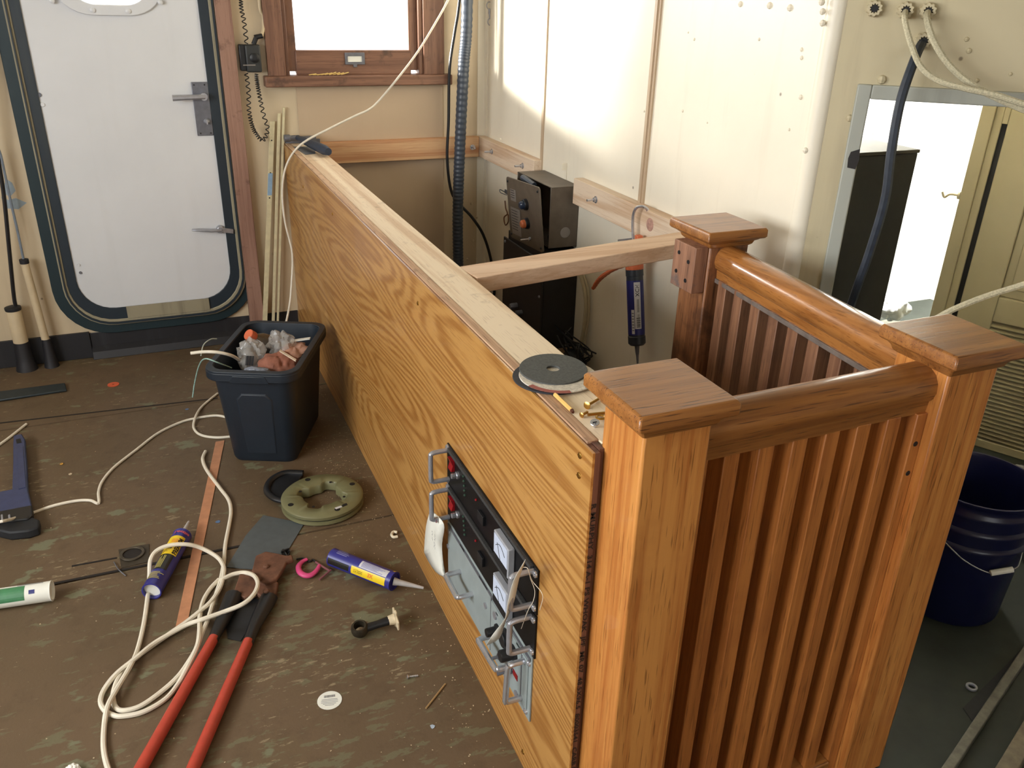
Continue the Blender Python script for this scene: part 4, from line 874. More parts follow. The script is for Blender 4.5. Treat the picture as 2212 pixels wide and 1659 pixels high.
M_BAG = bag_mat('clear_plastic_film')
o = single('rubbish_heap', crumple(tp(0, 0, .13), .105, .17, .11, 5, .2, 24), M_TRASH, 'dark heap of mixed rubbish filling the tote bin', 'rubbish'); o['kind'] = 'stuff'
t = thing('drink_bottle', tp(-.06, .13, .24), 'clear bottle with an orange cap in the back of the tote bin', 'bottle')
d_ = Vec((-.55, -.25, .55)).normalized(); b0 = tp(-.035, .120, .248)
build('body', MB().lathe([(.036, -.06), (.040, -.03), (.041, 0), (.039, .03), (.030, .055), (.019, .072), (.014, .082)], b0, d_, 20), plain('dark_bottle_glass', (60, 56, 50), .08, var=.1, spec=.8, coat=.6), t)
build('cap', MB().lathe([(.0185, .080), (.0195, .082), (.0195, .104), (.018, .106)], b0, d_, 20), plain('orange_cap', (206, 104, 70), .4), t)
o = single('plastic_bag', crumple(tp(-.055, -.02, .275), .05, .055, .062, 21, .55, 26), M_BAG, 'crumpled clear bag with a barcode at the left of the tote bin', 'bag', 'clear plastic bags in the tote bin')
m = MB()
for k in range(9): m.bar(tp(-.058 + k * .003, -.078, .268), tp(-.052 + k * .003, -.075, .300), ex * (.0006 + .0005 * (k % 3)), ey * .0003)
build('barcode', m, M_INK, o)
single('plastic_bag', crumple(tp(.025, .055, .285), .05, .048, .052, 33, .6, 26), M_BAG, 'crumpled clear bag standing up in the middle of the tote bin', 'bag', 'clear plastic bags in the tote bin')
single('rag', crumple(tp(.045, -.06, .245), .075, .075, .06, 44, .5, 28), M_RAG, 'rust brown rag bunched up at the front right of the tote bin', 'rag', sharp=60)
single('paper_wad', crumple(tp(.07, .035, .262), .055, .075, .032, 52, .5, 22), plain('pinkish_paper', (178, 136, 116), .8, var=.2, scale=30), 'pinkish paper wad behind the brown rag in the tote bin', 'paper')
single('plastic_wrap', crumple(tp(.0, -.15, .265), .055, .032, .03, 63, .5, 22), plain('blue_grey_film', (118, 124, 136), .2, var=.4, scale=30), 'shiny blue grey wrap at the front edge of the tote bin', 'wrap')
single('wooden_stick', MB().bar(tp(.055, -.065, .318), tp(.118, -.11, .305), ey * .0055, (0, 0, .002)), plain('pale_stick', (206, 188, 164), .6), 'pale flat stick lying on the brown rag in the tote bin', 'stick')
single('foil_strip', MB().bar(tp(.055, .06, .300), tp(.115, .085, .302), ey * .007, (0, 0, .002)), M_PAPER, 'shiny white strip near the right rim of the tote bin', 'strip')
wire('cable', [atz(412, 763, .372), atz(440, 760, .375), atz(470, 761, .372), atz(500, 768, .35), atz(520, 780, .30)], .0052, M_CABLE, 'white cable offcut sticking out over the left rim of the tote bin')
wire('cord', [atz(416, 858, .16), atz(421, 825, .22), atz(430, 790, .30), atz(443, 775, .353), atz(470, 783, .345), atz(500, 795, .30)], .0022, plain('green_white_cord', (150, 182, 172), .6, var=.35, scale=250), 'green and white twisted cord over the left rim of the tote bin', 'cord')
wire('cord', [atz(434, 768, .352), atz(440, 745, .352), atz(455, 733, .353), atz(468, 732, .345)], .002, plain('pale_cord', (176, 186, 178), .6), 'thin pale cord loop on the far left rim of the tote bin', 'cord')

# ------------------------------------------------------------------ tools and scraps on the brown floor
def fpath(pts, r): return [atz(x, y, r + (z[0] if z else 0)) for x, y, *z in pts]
CR = .0056
m = MB()
A1 = [(444, 975), (438, 992), (447, 1016), (475, 1054), (494, 1080), (499, 1105), (495, 1134), (487, 1176), (483, 1218), (476, 1254), (463, 1294, .006), (449, 1338, .012), (436, 1369, .016), (427, 1394, .014), (411, 1424, .010), (384, 1462, .004), (345, 1497), (302, 1526), (265, 1535), (249, 1526), (244, 1503), (252, 1473), (272, 1441), (297, 1418), (333, 1392), (366, 1369, .002), (402, 1344, .006), (431, 1321, .010), (457, 1298, .012), (476, 1268, .012), (484, 1235, .012), (480, 1217, .012), (466, 1201, .014), (435, 1184, .03), (404, 1176, .05), (366, 1178, .055), (338, 1190, .05), (325, 1210, .04), (323, 1240, .018), (321, 1270, .006), (312, 1340), (298, 1400), (282, 1438, .010), (250, 1492, .012), (232, 1527, .012), (225, 1568), (224, 1618), (235, 1665), (262, 1730)]
m.tube(spline(fpath(A1, CR), 6), CR, 8)
A2 = [(473, 1254, .012), (484, 1249, .014), (505, 1240, .014), (529, 1237, .016), (549, 1244, .03), (557, 1261, .04), (548, 1284, .04), (524, 1305, .036), (482, 1322, .026), (436, 1338, .024), (407, 1348, .014), (376, 1364, .010), (332, 1390, .010), (294, 1421, .012), (252, 1455, .006), (226, 1488), (217, 1514), (225, 1533), (240, 1543), (263, 1547), (309, 1538), (356, 1511), (384, 1478, .003), (405, 1440, .014), (426, 1395, .022), (431, 1364, .022), (432, 1330, .006), (439, 1298), (454, 1272), (473, 1252)]
m.tube(spline(fpath(A2, CR), 6), CR, 8)
single('cable', m, M_CABLE, 'white flat cable lying in loose loops over the bolt cutter and copper strip', 'cable')
m = MB(); a_, b_ = [(0, 1127), (23, 1122), (70, 1108), (117, 1092), (164, 1082), (195, 1081), (213, 1087)], [(213, 1087), (213, 1063), (221, 1040), (247, 1009), (294, 972), (341, 936), (388, 913), (423, 903.5), (468, 897.6), (500, 905)]
m.tube(spline(fpath([(-60, 1140)] + [(x, y, max(0, .055 - x / 1100)) if x < 60 else (x, y) for x, y in a_], .0045) + fpath(b_, .0045)[1:], 6), .0045, 8)
single('cable', m, M_CABLE, 'long white cable with a sharp kink running from the pipe wrench to the tote bin', 'cable')
wire('cable', fpath([(470, 850), (455, 862), (435, 880), (423, 899, .009), (418, 920), (425, 934), (442, 942), (470, 945), (500, 943)], .0045), .0045, M_CABLE, 'short white cable loop poking out on the left of the tote bin')
wire('cable', fpath([(-70, 1010), (0, 960), (28, 939), (57, 916)], .0045), .0045, M_CABLE, 'white cable end crossing the top of the blue pipe wrench')
# copper strip
L_ = [(466, 955), (379, 1357)]; R2 = [(485, 952), (404, 1352)]
m = MB(); c_ = [atz(x, y, .001) for x, y in ((466, 955), (485, 952), (404, 1352), (379, 1357))]; m.prism(c_, (0, 0, .0016))
single('copper_strip', m, plain('copper_strip', (190, 134, 98), .5, .15, .14, 30), 'long flat copper strip running from the tote bin towards the bolt cutter', 'metal strip')
m = MB(); c_ = [atz(x, y, .0008) for x, y in ((569, 1114), (657, 1132), (616, 1200), (581, 1233), (490, 1226), (531, 1158))]; m.prism(c_, (0, 0, .002))
single('rubber_sheet', m, plain('slate_grey_sheet', (78, 84, 86), .55, var=.1), 'slate grey flat sheet under the olive ring and bolt cutter jaws', 'sheet')
# olive fish tape ring
t = thing('fish_tape', atz(695, 1075, 0), 'olive green ring shaped fish tape reel with a black handle', 'reel')
FC = atz(696, 1068, .035); FC.z = 0; N = 72; RO = .121
def fl_(fn, z): return [FC + Vec((fn(2 * PI * k / N) * math.cos(2 * PI * k / N), fn(2 * PI * k / N) * math.sin(2 * PI * k / N), z)) for k in range(N)]
def inner(a):
    x = abs(((a + .55) % (PI / 2)) - PI / 4) / (PI / 4); s = min(1, max(0, (x - .45) / .25)); s = s * s * (3 - 2 * s); return .074 - .018 * (1 - s)
out_ = lambda d: (lambda a: RO - d)
M_OLIVE = plain('olive_plastic', (112, 110, 78), .38, var=.06, scale=30)
m = MB(); lo = [fl_(inner, .006), fl_(lambda a: inner(a) + .003, .002), fl_(out_(.004), .002), fl_(out_(0), .006), fl_(out_(.001), .014), fl_(out_(.007), .0155), fl_(out_(.007), .0195), fl_(out_(.001), .021), fl_(out_(0), .030), fl_(out_(.006), .036), fl_(lambda a: inner(a) + .004, .036), fl_(inner, .032), fl_(inner, .006)]
m.loft(lo, False, False); rg = build('ring', m, M_OLIVE, t, sharp=50)
build('slot', MB().ringslab(fl_(out_(.0062), .0150), fl_(out_(.02), .0150), (0, 0, .005)), M_INK, t)
for k in range(4):
    a = k * PI / 2 + .25; build('hole', MB().lathe([(.0085, 0), (.0085, .0007)], FC + Vec((.100 * math.cos(a), .100 * math.sin(a), .0358)), (0, 0, 1), 14), M_INK, rg)
    a = k * PI / 2 + .215 + PI / 4; build('hole', MB().lathe([(.0045, 0), (.0045, .0007)], FC + Vec((.069 * math.cos(a), .069 * math.sin(a), .0358)), (0, 0, 1), 10), M_INK, rg)
lp0 = atz(738, 1094, .0366); lx = (atz(752, 1090, .0366) - atz(732, 1097, .0366)).normalized(); ly = Vec((-lx.y, lx.x, 0))
tag(build('label', MB().prism([lp0 - lx * .020 - ly * .004, lp0 + lx * .0 - ly * .004, lp0 + lx * .0 + ly * .005, lp0 - lx * .020 + ly * .005], (0, 0, .0003)), M_WLAB, rg), 'small white label')
build('label_print', MB().prism([lp0 + lx * .001 - ly * .004, lp0 + lx * .018 - ly * .003, lp0 + lx * .020 + ly * .008, lp0 + lx * .004 + ly * .007], (0, 0, .0003)), M_INK, rg)
hp_ = [atz(x, y, z) for x, y, z in ((655, 1022, .02), (615, 1022, .02), (585, 1038, .018), (577, 1060, .018), (592, 1076, .02), (612, 1082, .02))]
m = MB().tube(spline(hp_, 6), .011, 10, flat=.8); m.prism([p + Vec((0, 0, -.012)) for p in hp_], (0, 0, .010)); build('handle', m, M_BLACK, t)
# caulk tubes on the floor
def caulk_tube(P, Q, tip, spin, label, layout):
    P, Q, tip = Vec(P), Vec(Q), Vec(tip); d = (Q - P).normalized(); L = (Q - P).length; r = .0245
    t = thing('caulk_tube', (P + Q) / 2 - Vec((0, 0, r)), label, 'caulk tube', 'adhesive tubes on the floor')
    up = Vec((0, 0, 1)); sd = d.cross(up).normalized(); up = sd.cross(d)
    def cy(a, h, rr_): return P + d * h + (up * math.cos(a + spin) + sd * math.sin(a + spin)) * rr_
    def pt(mb, a0, a1, h0, h1, rr_):
        nn = max(2, int(abs(a1 - a0) / .15))
        for k in range(nn):
            p, q = a0 + (a1 - a0) * k / nn, a0 + (a1 - a0) * (k + 1) / nn; mb.add([cy(p, h0, rr_), cy(q, h0, rr_), cy(q, h1, rr_), cy(p, h1, rr_)], [(0, 1, 2, 3)])
        return mb
    b = build('body', MB().lathe([(r - .003, .012), (r - .003, 0), (r, 0), (r + .0006, .003), (r, .005), (r, L - .004), (r + .0008, L - .003), (r + .0008, L), (r - .003, L), (r - .004, L - .004)], P, d, 36, False, True), M_BLUETUBE, t)
    tag(build('end_plug', MB().lathe([(r - .003, 0), (r - .004, .001)], P + d * .011, d, 24), M_PAPER, t), 'white plug inside the open end')
    nz = tip - Q; build('nozzle', MB().lathe([(.011, -.002), (.010, .004), (.0085, .01), (.0035, nz.length)], Q, nz, 14), plain('milky_nozzle', (176, 172, 170), .35), t)
    for a0, a1, h0, h1, mt, nm in layout['patch']: build(nm, pt(MB(), a0, a1, h0 * L, h1 * L, r + .0005), mt, b, fixn=False)
    for body, size, a, h, vert, mt, bold in layout['text']:
        m = MB()
        if vert: m.text(body, size, (0, 0, 0), (1, 0, 0), (0, 1, 0), warp=lambda x, y: cy(a + vert * y / r, h * L + x, r + .0011), bold=bold)
        else: m.text(body, size, (0, 0, 0), (1, 0, 0), (0, 1, 0), warp=lambda x, y: cy(a + x / r, h * L - y, r + .0011), bold=bold)
        build('lettering', m, mt, b, fixn=False)
    m = MB(); m2 = MB()
    for a0, a1, h0, h1, rows_, dirn in layout['lines']:
        for k in range(rows_):
            if dirn: hh_ = h0 + (h1 - h0) * k / rows_; pt(m, a0, a0 + (a1 - a0) * random.uniform(.6, 1), hh_ * L, (hh_ + (h1 - h0) / rows_ * .5) * L, r + .0010)
            else: aa = a0 + (a1 - a0) * k / rows_; pt(m, aa, aa + (a1 - a0) / rows_ * .5, h0 * L, (h0 + (h1 - h0) * random.uniform(.6, 1)) * L, r + .0010)
    build('fine_print', m, layout['linemat'], b, fixn=False)
    return t
M_BLUETUBE = plain('royal_blue_tube', (46, 46, 128), .35, var=.05); M_YEL = plain('yellow_label', (232, 200, 40), .4, var=.03); M_BLKLAB = plain('black_label', (26, 26, 22), .4)
M_ORG = plain('orange_flame', (224, 120, 50), .4, var=.1); M_PINK = plain('pale_red_logo', (206, 96, 110), .4)
TR = .0245
la = dict(patch=[(-.95, .95, .52, .86, M_YEL, 'label_panel'), (-.75, .75, .26, .52, M_BLKLAB, 'label_panel'), (-.35, .55, .73, .80, M_ORG, 'flame_print'), (-.42, .02, .56, .69, M_BLKLAB, 'logo_box'), (-.36, -.04, .577, .673, M_YEL, 'logo_box')],
          text=[('Loctite', .0145, -.55, .95, 0, M_PINK, .0006), ('PL', .015, -.33, .662, 0, M_BLKLAB, .0008), ('PREMIUM', .0165, .85, .535, -1, M_BLKLAB, .0007)],
          lines=[(-.6, .1, .28, .50, 5, 0), (-.8, .75, .10, .22, 6, 1)], linemat=plain('yellow_grey_print', (176, 166, 96), .5))
caulk_tube(atz(327, 1278, TR), atz(394, 1157, TR), atz(408, 1127, TR), .05, 'blue and yellow adhesive tube lying under the white cable loop', la)
lb_ = dict(patch=[(-.1, .75, .50, .93, M_WLAB, 'label_panel'), (.85, 1.75, .40, .93, M_YEL, 'label_panel'), (-.68, -.3, .955, .985, M_YEL, 'label_panel'), (1.0, 1.5, .44, .58, M_BLKLAB, 'logo_box'), (1.0, 1.7, .02, .36, M_BLKLAB, 'label_panel')],
           text=[('PL', .013, 1.42, .455, -1, M_YEL, .0004), ('3X', .014, 1.42, .66, -1, M_ORG, .0005)],
           lines=[(-.05, .7, .53, .91, 7, 0), (-.55, .35, .10, .30, 5, 0)], linemat=plain('pale_blue_print', (130, 130, 176), .5))
caulk_tube(atz(718, 1203, TR), atz(852, 1256, TR), atz(915, 1270, .012), 0, 'blue adhesive tube with a white label lying close to the partition', lb_)
# green and white can tube, far left
P_, Q_ = atz(-50, 1300, .026), atz(113, 1276, .026); t = thing('filler_tube', (P_ + Q_) / 2 - Vec((0, 0, .026)), 'white and green tube lying at the left edge of the floor', 'tube')
d_ = (Q_ - P_).normalized(); Lq = (Q_ - P_).length
b_ = build('body', MB().lathe([(.025, 0), (.025, Lq - .003), (.0262, Lq - .002), (.0262, Lq), (.022, Lq), (.021, Lq - .006)], P_, d_, 30), M_PAPER, t)
up = Vec((0, 0, 1)); sd = d_.cross(up).normalized()
def cyq(a, h, r): return P_ + d_ * h + (up * math.cos(a) + sd * math.sin(a)) * r
def ptq(mb, a0, a1, h0, h1, r, n=8):
    for k in range(n): p, q = a0 + (a1 - a0) * k / n, a0 + (a1 - a0) * (k + 1) / n; mb.add([cyq(p, h0, r), cyq(q, h0, r), cyq(q, h1, r), cyq(p, h1, r)], [(0, 1, 2, 3)])
    return mb
tag(build('green_label', ptq(MB(), -.1, 1.5, 0, Lq * .66, .0254), plain('green_label', (66, 124, 84), .45), b_, fixn=False), 'green printed half')
m = MB()
for k in range(5): ptq(m, -.75 + k * .13, -.70 + k * .13, Lq * .55, Lq * .9, .0254, 2)
build('fine_print', m, M_GREYINK, b_, fixn=False); build('emblem', ptq(MB(), .55, .95, Lq * .72, Lq * .8, .0254, 4), M_NAVY, b_, fixn=False)
# bolt cutter
t = thing('bolt_cutter', atz(500, 1400, 0), 'red handled bolt cutter with a rusty head lying on the floor', 'bolt cutter')
M_REDH = plain('red_tube_handle', (178, 66, 50), .4, var=.08); M_RUST = plain('rusty_steel', (104, 70, 52), .75, .2, .35, 40, bump=.4)
def hb(px, py): return atz(px, py, .016)
for (g0_, g1_, g2_, e_) in (((505, 1285), (478, 1345), (459, 1384), (303, 1662)), ((582, 1290), (553, 1345), (534, 1391), (416, 1662))):
    A0, A1, A2, E0 = hb(*g0_), hb(*g1_), hb(*g2_), hb(*e_); E1 = E0 + (E0 - A2).normalized() * .12
    tag(build('grip_sleeve', MB().tube(spline([A0, A1, A2], 4), [.022, .0215, .020, .0185, .017, .0155, .0145, .0138, .0135], 12, flat=.75), M_BLACK, t), 'black sleeve')
    tag(build('handle', MB().tube([A2 - (E0 - A2).normalized() * .01, A2, A2.lerp(E0, .5), E1], [.012, .0125, .013, .0135], 14), M_REDH, t), 'long red handle')
def flatp(pts, z0, z1): return MB().prism([atz(x, y, z0) for x, y in pts], (0, 0, z1 - z0))
build('jaw', flatp([(553, 1208), (575, 1198), (606, 1204), (618, 1207), (632, 1206), (634, 1216), (620, 1221), (612, 1238), (598, 1258), (575, 1268), (558, 1262), (545, 1240)], .020, .032), M_RUST, t, bevel=.003)
build('jaw', flatp([(520, 1245), (548, 1238), (572, 1262), (556, 1290), (530, 1300), (505, 1290)], .006, .020), M_RUST, t, bevel=.003)
build('jaw', flatp([(560, 1268), (585, 1258), (602, 1265), (598, 1290), (572, 1300), (556, 1290)], .010, .022), M_RUST, t, bevel=.003)
for px, py in ((560, 1252), (575, 1225), (575, 1278)): build('pivot_bolt', MB().lathe([(.008, 0), (.008, .004), (.005, .006)], atz(px, py, .032), (0, 0, 1), 8), M_RUST, t)
# pipe wrench at the left edge
t = thing('pipe_wrench', atz(20, 1050, 0), 'blue pipe wrench with black jaws at the left edge of the floor', 'wrench')
M_BLUEW = plain('navy_blue_enamel', (50, 60, 96), .4, var=.12)
def zp(pts, z0, z1): return [atz(x, y, z1) for x, y in pts], z0 - z1
m = MB(); pl, h = zp([(29, 940), (47, 936), (54, 948), (58, 1000), (60, 1055), (66, 1080), (69, 1092), (0, 1108), (-25, 1112), (-25, 1066), (26, 1056), (28, 1000), (28, 960)], .012, .030); m.prism(pl, (0, 0, h)); hb_ = build('handle', m, M_BLUEW, t, bevel=.004)
pl, h = zp([(34, 949), (44, 947), (47, 956), (36, 958)], .030, .0306); build('hang_hole', MB().prism(pl, (0, 0, h)), M_INK, hb_)
pl, h = zp([(38, 965), (50, 964), (56, 1052), (40, 1056)], .030, .0315); build('web', MB().prism(pl, (0, 0, h)), M_BLUEW, hb_, bevel=.001)
pl, h = zp([(-25, 1108), (69, 1090), (70, 1112), (60, 1120), (-25, 1130)], .004, .034); build('housing', MB().prism(pl, (0, 0, h)), M_BLACK, t, bevel=.004)
pl, h = zp([(-25, 1128), (20, 1126), (70, 1116), (85, 1122), (84, 1138), (60, 1146), (20, 1150), (-25, 1140)], .0, .028); tag(build('hook_jaw', MB().prism(pl, (0, 0, h)), M_RUBBER, t, bevel=.005), 'black hook jaw')
for x in (4, 20): build('spring', MB().tube([atz(x, 1113, .036), atz(x + 1, 1124, .034)], .003, 8), M_ALU, t)
# pink clamp
t = thing('pink_clamp', atz(667, 1225, 0), 'small bright pink clamp with a screw lying right of the bolt cutter jaws', 'clamp')
hz = .009
c_ = [atz(x, y, hz) for x, y in ((663, 1208), (652, 1214), (645, 1224), (648, 1236), (660, 1243), (672, 1242), (684, 1232), (690, 1221))]
build('frame', MB().tube(spline(c_, 6), [.0048 + .0035 * math.sin(PI * k / 42) for k in range(43)], 10, flat=.8), plain('bright_pink_paint', (206, 72, 124), .35), t)
build('screw', MB().tube([atz(682, 1214, hz), atz(704, 1228, hz), atz(712, 1233, hz)], .0028, 8).tube([atz(715, 1231, hz), atz(690, 1252, .005)], .0028, 8), plain('pinkish_rust', (120, 70, 76), .6), t)
build('lanyard', MB().tube(spline([atz(x, y, .004) for x, y in ((640, 1208), (655, 1206), (668, 1213), (676, 1209), (685, 1216))], 5), .0028, 6), M_BLACK, t)
m = MB(); random.seed(5)
for k in range(5): p = atz(617, 1193, .008); m.tube(spline([p + Vec((random.uniform(-.011, .011), random.uniform(-.011, .011), random.uniform(-.006, .007))) for _ in range(4)], 4), .0025, 6)
single('wire_knot', m, M_BLACK, 'tiny black wire knot above the rusty bolt cutter jaw', 'wire')
# bronze fitting with a ring
t = thing('ring_fitting', atz(812, 1350, 0), 'dark metal ring fitting with a cream painted foot lying on the floor', 'fitting')
M_IRON = plain('dark_oily_iron', (62, 56, 46), .4, .6, .3, 40)
RC = atz(777, 1358, .020); ax_ = Vec((-.15, -.25, 1)).normalized()
build('ring', MB().lathe([(.0125, -.012), (.017, -.014), (.0205, -.007), (.0212, 0), (.020, .008), (.0165, .0135), (.0130, .0130), (.0122, .010), (.0122, -.011)], RC, ax_, 26, False, False), M_IRON, t)
a_, b_ = atz(790, 1357, .020), atz(842, 1340, .022); build('shank', MB().tube([a_, a_.lerp(b_, .5), b_], [.0105, .0095, .0115], 12), M_BLACK, t)
e_ = atz(853, 1337, .023); dd_ = (e_ - b_).normalized(); sd = Vec((-dd_.y, dd_.x, 0)); M_CRF = plain('chipped_cream', (206, 190, 158), .6, var=.15, scale=90)
build('neck', MB().tube([b_ - dd_ * .004, e_], [.0115, .014], 12), M_CRF, t)
m = MB().bar(e_, e_ + dd_ * .005, sd * .006 + Vec((0, 0, 0)), (0, 0, .0225)); m.bar(e_, e_ + dd_ * .005, sd * .030, (0, 0, .012)); tag(build('foot_plate', m, M_CRF, t, bevel=.0015), 'cream flange plate')
screw(atz(880, 1462, .004), atz(905, 1459, .003), 'silver screw lying alone on the brown floor', M_STEEL, .0055, None)
# round sticker
lc = atz(712, 1513, .0006); N = 40
t = thing('round_label', lc, 'round white barcode sticker lying on the brown floor', 'sticker')
build('disc', MB().prism([lc + Vec((.0265 * math.cos(2 * PI * k / N), .0265 * math.sin(2 * PI * k / N), 0)) for k in range(N)], (0, 0, .0007)), M_PAPER, t)
rx = (atz(738, 1508, 0) - atz(688, 1514, 0)).normalized(); ry = Vec((-rx.y, rx.x, 0)); m = MB()
x_ = -.012
while x_ < .012:
    w_ = random.choice((.0004, .0007, .001)); m.prism([lc + rx * x_ + ry * .008 + Vec((0, 0, .0008)), lc + rx * (x_ + w_) + ry * .008 + Vec((0, 0, .0008)), lc + rx * (x_ + w_) + ry * .015 + Vec((0, 0, .0008)), lc + rx * x_ + ry * .015 + Vec((0, 0, .0008))], (0, 0, .0002)); x_ += w_ + random.choice((.0005, .0008))
for k, L2 in enumerate((.017, .018, .018, .014, .010)):
    y_ = .002 - k * .0042; m.prism([lc + rx * s * L2 + ry * (y_ + q) + Vec((0, 0, .0008)) for s, q in ((-1, 0), (1, 0), (1, .0012), (-1, .0012))], (0, 0, .0002))
build('barcode', m, M_GREYINK, t)
single('plastic_hook', MB().tube(spline([atz(858, 1150, .006), atz(850, 1149, .006), atz(846, 1155, .006), atz(850, 1160, .006), atz(859, 1159, .006)], 5), .0042, 8), plain('ivory_plastic', (222, 212, 186), .4), 'small ivory hook shaped plastic piece at the foot of the partition', 'plastic piece')
wc_ = atz(245, 831, .0005); N = 24
single('rubber_washer', MB().ringslab([wc_ + Vec((.021 * math.cos(2 * PI * k / N), .021 * math.sin(2 * PI * k / N), 0)) for k in range(N)], [wc_ + Vec((.0045 * math.cos(2 * PI * k / N), .0045 * math.sin(2 * PI * k / N), 0)) for k in range(N)], (0, 0, .002)), plain('orange_rubber', (206, 92, 56), .5), 'orange rubber washer on the floor near the back wall', 'washer')
m = MB(); m.prism([atz(x, y, .001) for x, y in ((-20, 852), (141, 831), (145, 846), (-20, 871))], (0, 0, .009))
single('rubber_strip', m, plain('dark_teal_rubber', (34, 44, 48), .5, var=.15), 'dark flat rubber strip lying at the left near the back wall', 'strip', bevel=.003)
for px, py, r_, lab in ((404, 884, .008, 'tiny blue paint chip left of the tote bin'), (471, 1127, .009, 'pale blue plastic chip beside the cable and copper strip')):
    p = atz(px, py, .0006); single('blue_chip', MB().prism([p + Vec((r_ * math.cos(a) * random.uniform(.5, 1), r_ * math.sin(a) * random.uniform(.5, 1), 0)) for a in (0, 1, 2.2, 3.3, 4.4, 5.4)], (0, 0, .0012)), plain('blue_chip_paint', (84, 112, 150), .5), lab, 'chip')
p = atz(934, 1570, .0006); single('blue_chip', MB().prism([p + Vec((.006 * math.cos(a) * (.6 if k % 2 else 1), .006 * math.sin(a), 0)) for k, a in enumerate((0, 1, 2.2, 3.3, 4.4, 5.4))], (0, 0, .0012)), plain('pale_blue_chip', (170, 184, 200), .4), 'pale glassy chip low on the floor right of the round sticker', 'chip')
for px, py, c, lab in ((133, 1002, (200, 150, 70), 'tiny brass ring bit on the open floor'), (152, 1024, (200, 180, 150), 'tiny pale bit just below the brass ring bit')):
    p = atz(px, py, .002); single('metal_bit', MB().tube([p + Vec((.004 * math.cos(a * PI / 4), .004 * math.sin(a * PI / 4), 0)) for a in range(8)], .0017, 6, closed=True), plain('bit_' + str(px), c, .4), lab, 'bit')
wire('wood_sliver', [atz(920, 1530, .002), atz(940, 1505, .003), atz(962, 1477, .002)], .002, plain('sliver', (168, 136, 92), .7), 'thin pale wood sliver on the floor near the partition foot', 'sliver', 4, 5)
m = MB(); m.prism([atz(x, y, .0006) for x, y in ((505, 1296), (545, 1290), (560, 1296), (552, 1330), (540, 1352), (520, 1386), (492, 1380), (488, 1352))], (0, 0, .0016)); single('dark_patch', m, M_BLACK, 'black flat patch between the two bolt cutter grips', 'scrap')  # thin black sheet laid flat between the grips
p = atz(158, 1660, .008); single('paper_scrap', crumple(p, .014, .010, .008, 91, .5, 14), M_PAPER, 'tiny white crumpled scrap at the bottom left edge of the floor', 'scrap')
# recessed lifting ring in the deck hatch
t = thing('flush_ring', atz(285, 1198, 0), 'flush lifting ring set in a square plate in the deck hatch', 'hatch ring')
q = [atz(x, y, .0006) for x, y in ((256, 1188), (322, 1176), (322, 1214), (262, 1228))]
build('plate', MB().prism(q, (0, 0, .0015)), plain('dirty_deck_steel', (66, 58, 46), .5, .3, .25, 60), t)
c0 = atz(286, 1197, .0025); N = 28; m = MB(); m.ringslab([c0 + Vec((.032 * math.cos(2 * PI * k / N), .032 * math.sin(2 * PI * k / N), 0)) for k in range(N)], [c0 + Vec((.024 * math.cos(2 * PI * k / N), .024 * math.sin(2 * PI * k / N), 0)) for k in range(N)], (0, 0, .004)); build('ring', m, plain('worn_grey_steel', (84, 76, 64), .4, .5, .2, 60), t, bevel=.001)
build('socket', MB().lathe([(.0235, 0), (.0235, .0006), (.013, .0008)], c0, (0, 0, 1), 24), M_SEAM, t)
m = MB(); m.bar(atz(155, 1223, .001), atz(252, 1205, .001), (0, .0025, 0), (0, 0, .001)); m.bar(atz(520, 1179, .001), atz(0, 1284, .001), (0, .004, 0), (0, 0, .0008))
struct('trim_10', m, M_SEAM, 'dark dirt filled joint along the hatch edge', 'deck joint')
m = MB(); m.bar(atz(-20, 916, .001), atz(470, 860, .001), (0, .0035, 0), (0, 0, .0006)); struct('trim_11', m, M_SEAM, 'dark joint across the deck in front of the door', 'deck joint')
wire('wire_bit', [atz(246, 1214, .004), atz(256, 1230, .006), atz(272, 1244, .003)], .0016, M_DKSTEEL, 'short bent wire beside the flush lifting ring', 'wire', 5, 5)
# debris
random.seed(21); m = MB()
def chip(x, y, s):
    a = random.uniform(0, 6.3); m.add([Vec((x, y, .0004)) + Vec((s * math.cos(a + k * 1.57) * random.uniform(.4, 1), s * math.sin(a + k * 1.57) * random.uniform(.4, 1), random.uniform(0, .0015))) for k in range(4)], [(0, 1, 2, 3)])
for k in range(420):
    y = random.uniform(1.0, 3.2); x = PX - abs(random.gauss(0, .10)) - .004; chip(x, y, random.uniform(.0008, .0032))
for k in range(330): chip(random.uniform(-.7, .5), random.uniform(1.0, 3.5), random.uniform(.0008, .0030))
for k in range(240): chip(random.gauss(.44, .05), random.uniform(2.1, 2.55), random.uniform(.0008, .0030))
o = single('sawdust', m, plain('sawdust_chips', (176, 158, 128), .8, var=.3, scale=80), 'pale sawdust and chips scattered over the brown floor', 'debris', fixn=False); o['kind'] = 'stuff'

# ------------------------------------------------------------------ right hand side
def gland(px, py, lab, bore=True):
    c = atp(px, py, B0, BN); t = thing('cable_gland', c, lab, 'cable gland', 'cable glands on the angled bulkhead')
    m = MB(); N = 40; v = -BN; u = BD; w_ = Vec((0, 0, 1))
    f = lambda r, d: [c + v * d + (u * math.cos(2 * PI * k / N) + w_ * math.sin(2 * PI * k / N)) * (r + (.0022 if (k // 2) % 2 else 0)) for k in range(N)]
    m.loft([f(.0145, 0), f(.0150, .003), f(.0150, .016), f(.013, .020), f(.0075, .020), f(.0070, .012)], False, True); build('nut', m, M_ANGLE, t); build('bore', MB().lathe([(.0072, 0), (.0070, .001)], c + v * .0195, v, 14), M_INK, t); return c + v * .02
g1_ = gland(1888, 18, 'empty cream cable gland, leftmost on the angled bulkhead'); g2_ = gland(1955, 22, 'cream cable gland with the middle braided cable'); g3_ = gland(2003, 24, 'cream cable gland with the rightmost braided cable'); g4_ = gland(1993, 88, 'lower cable gland holding the black hose')
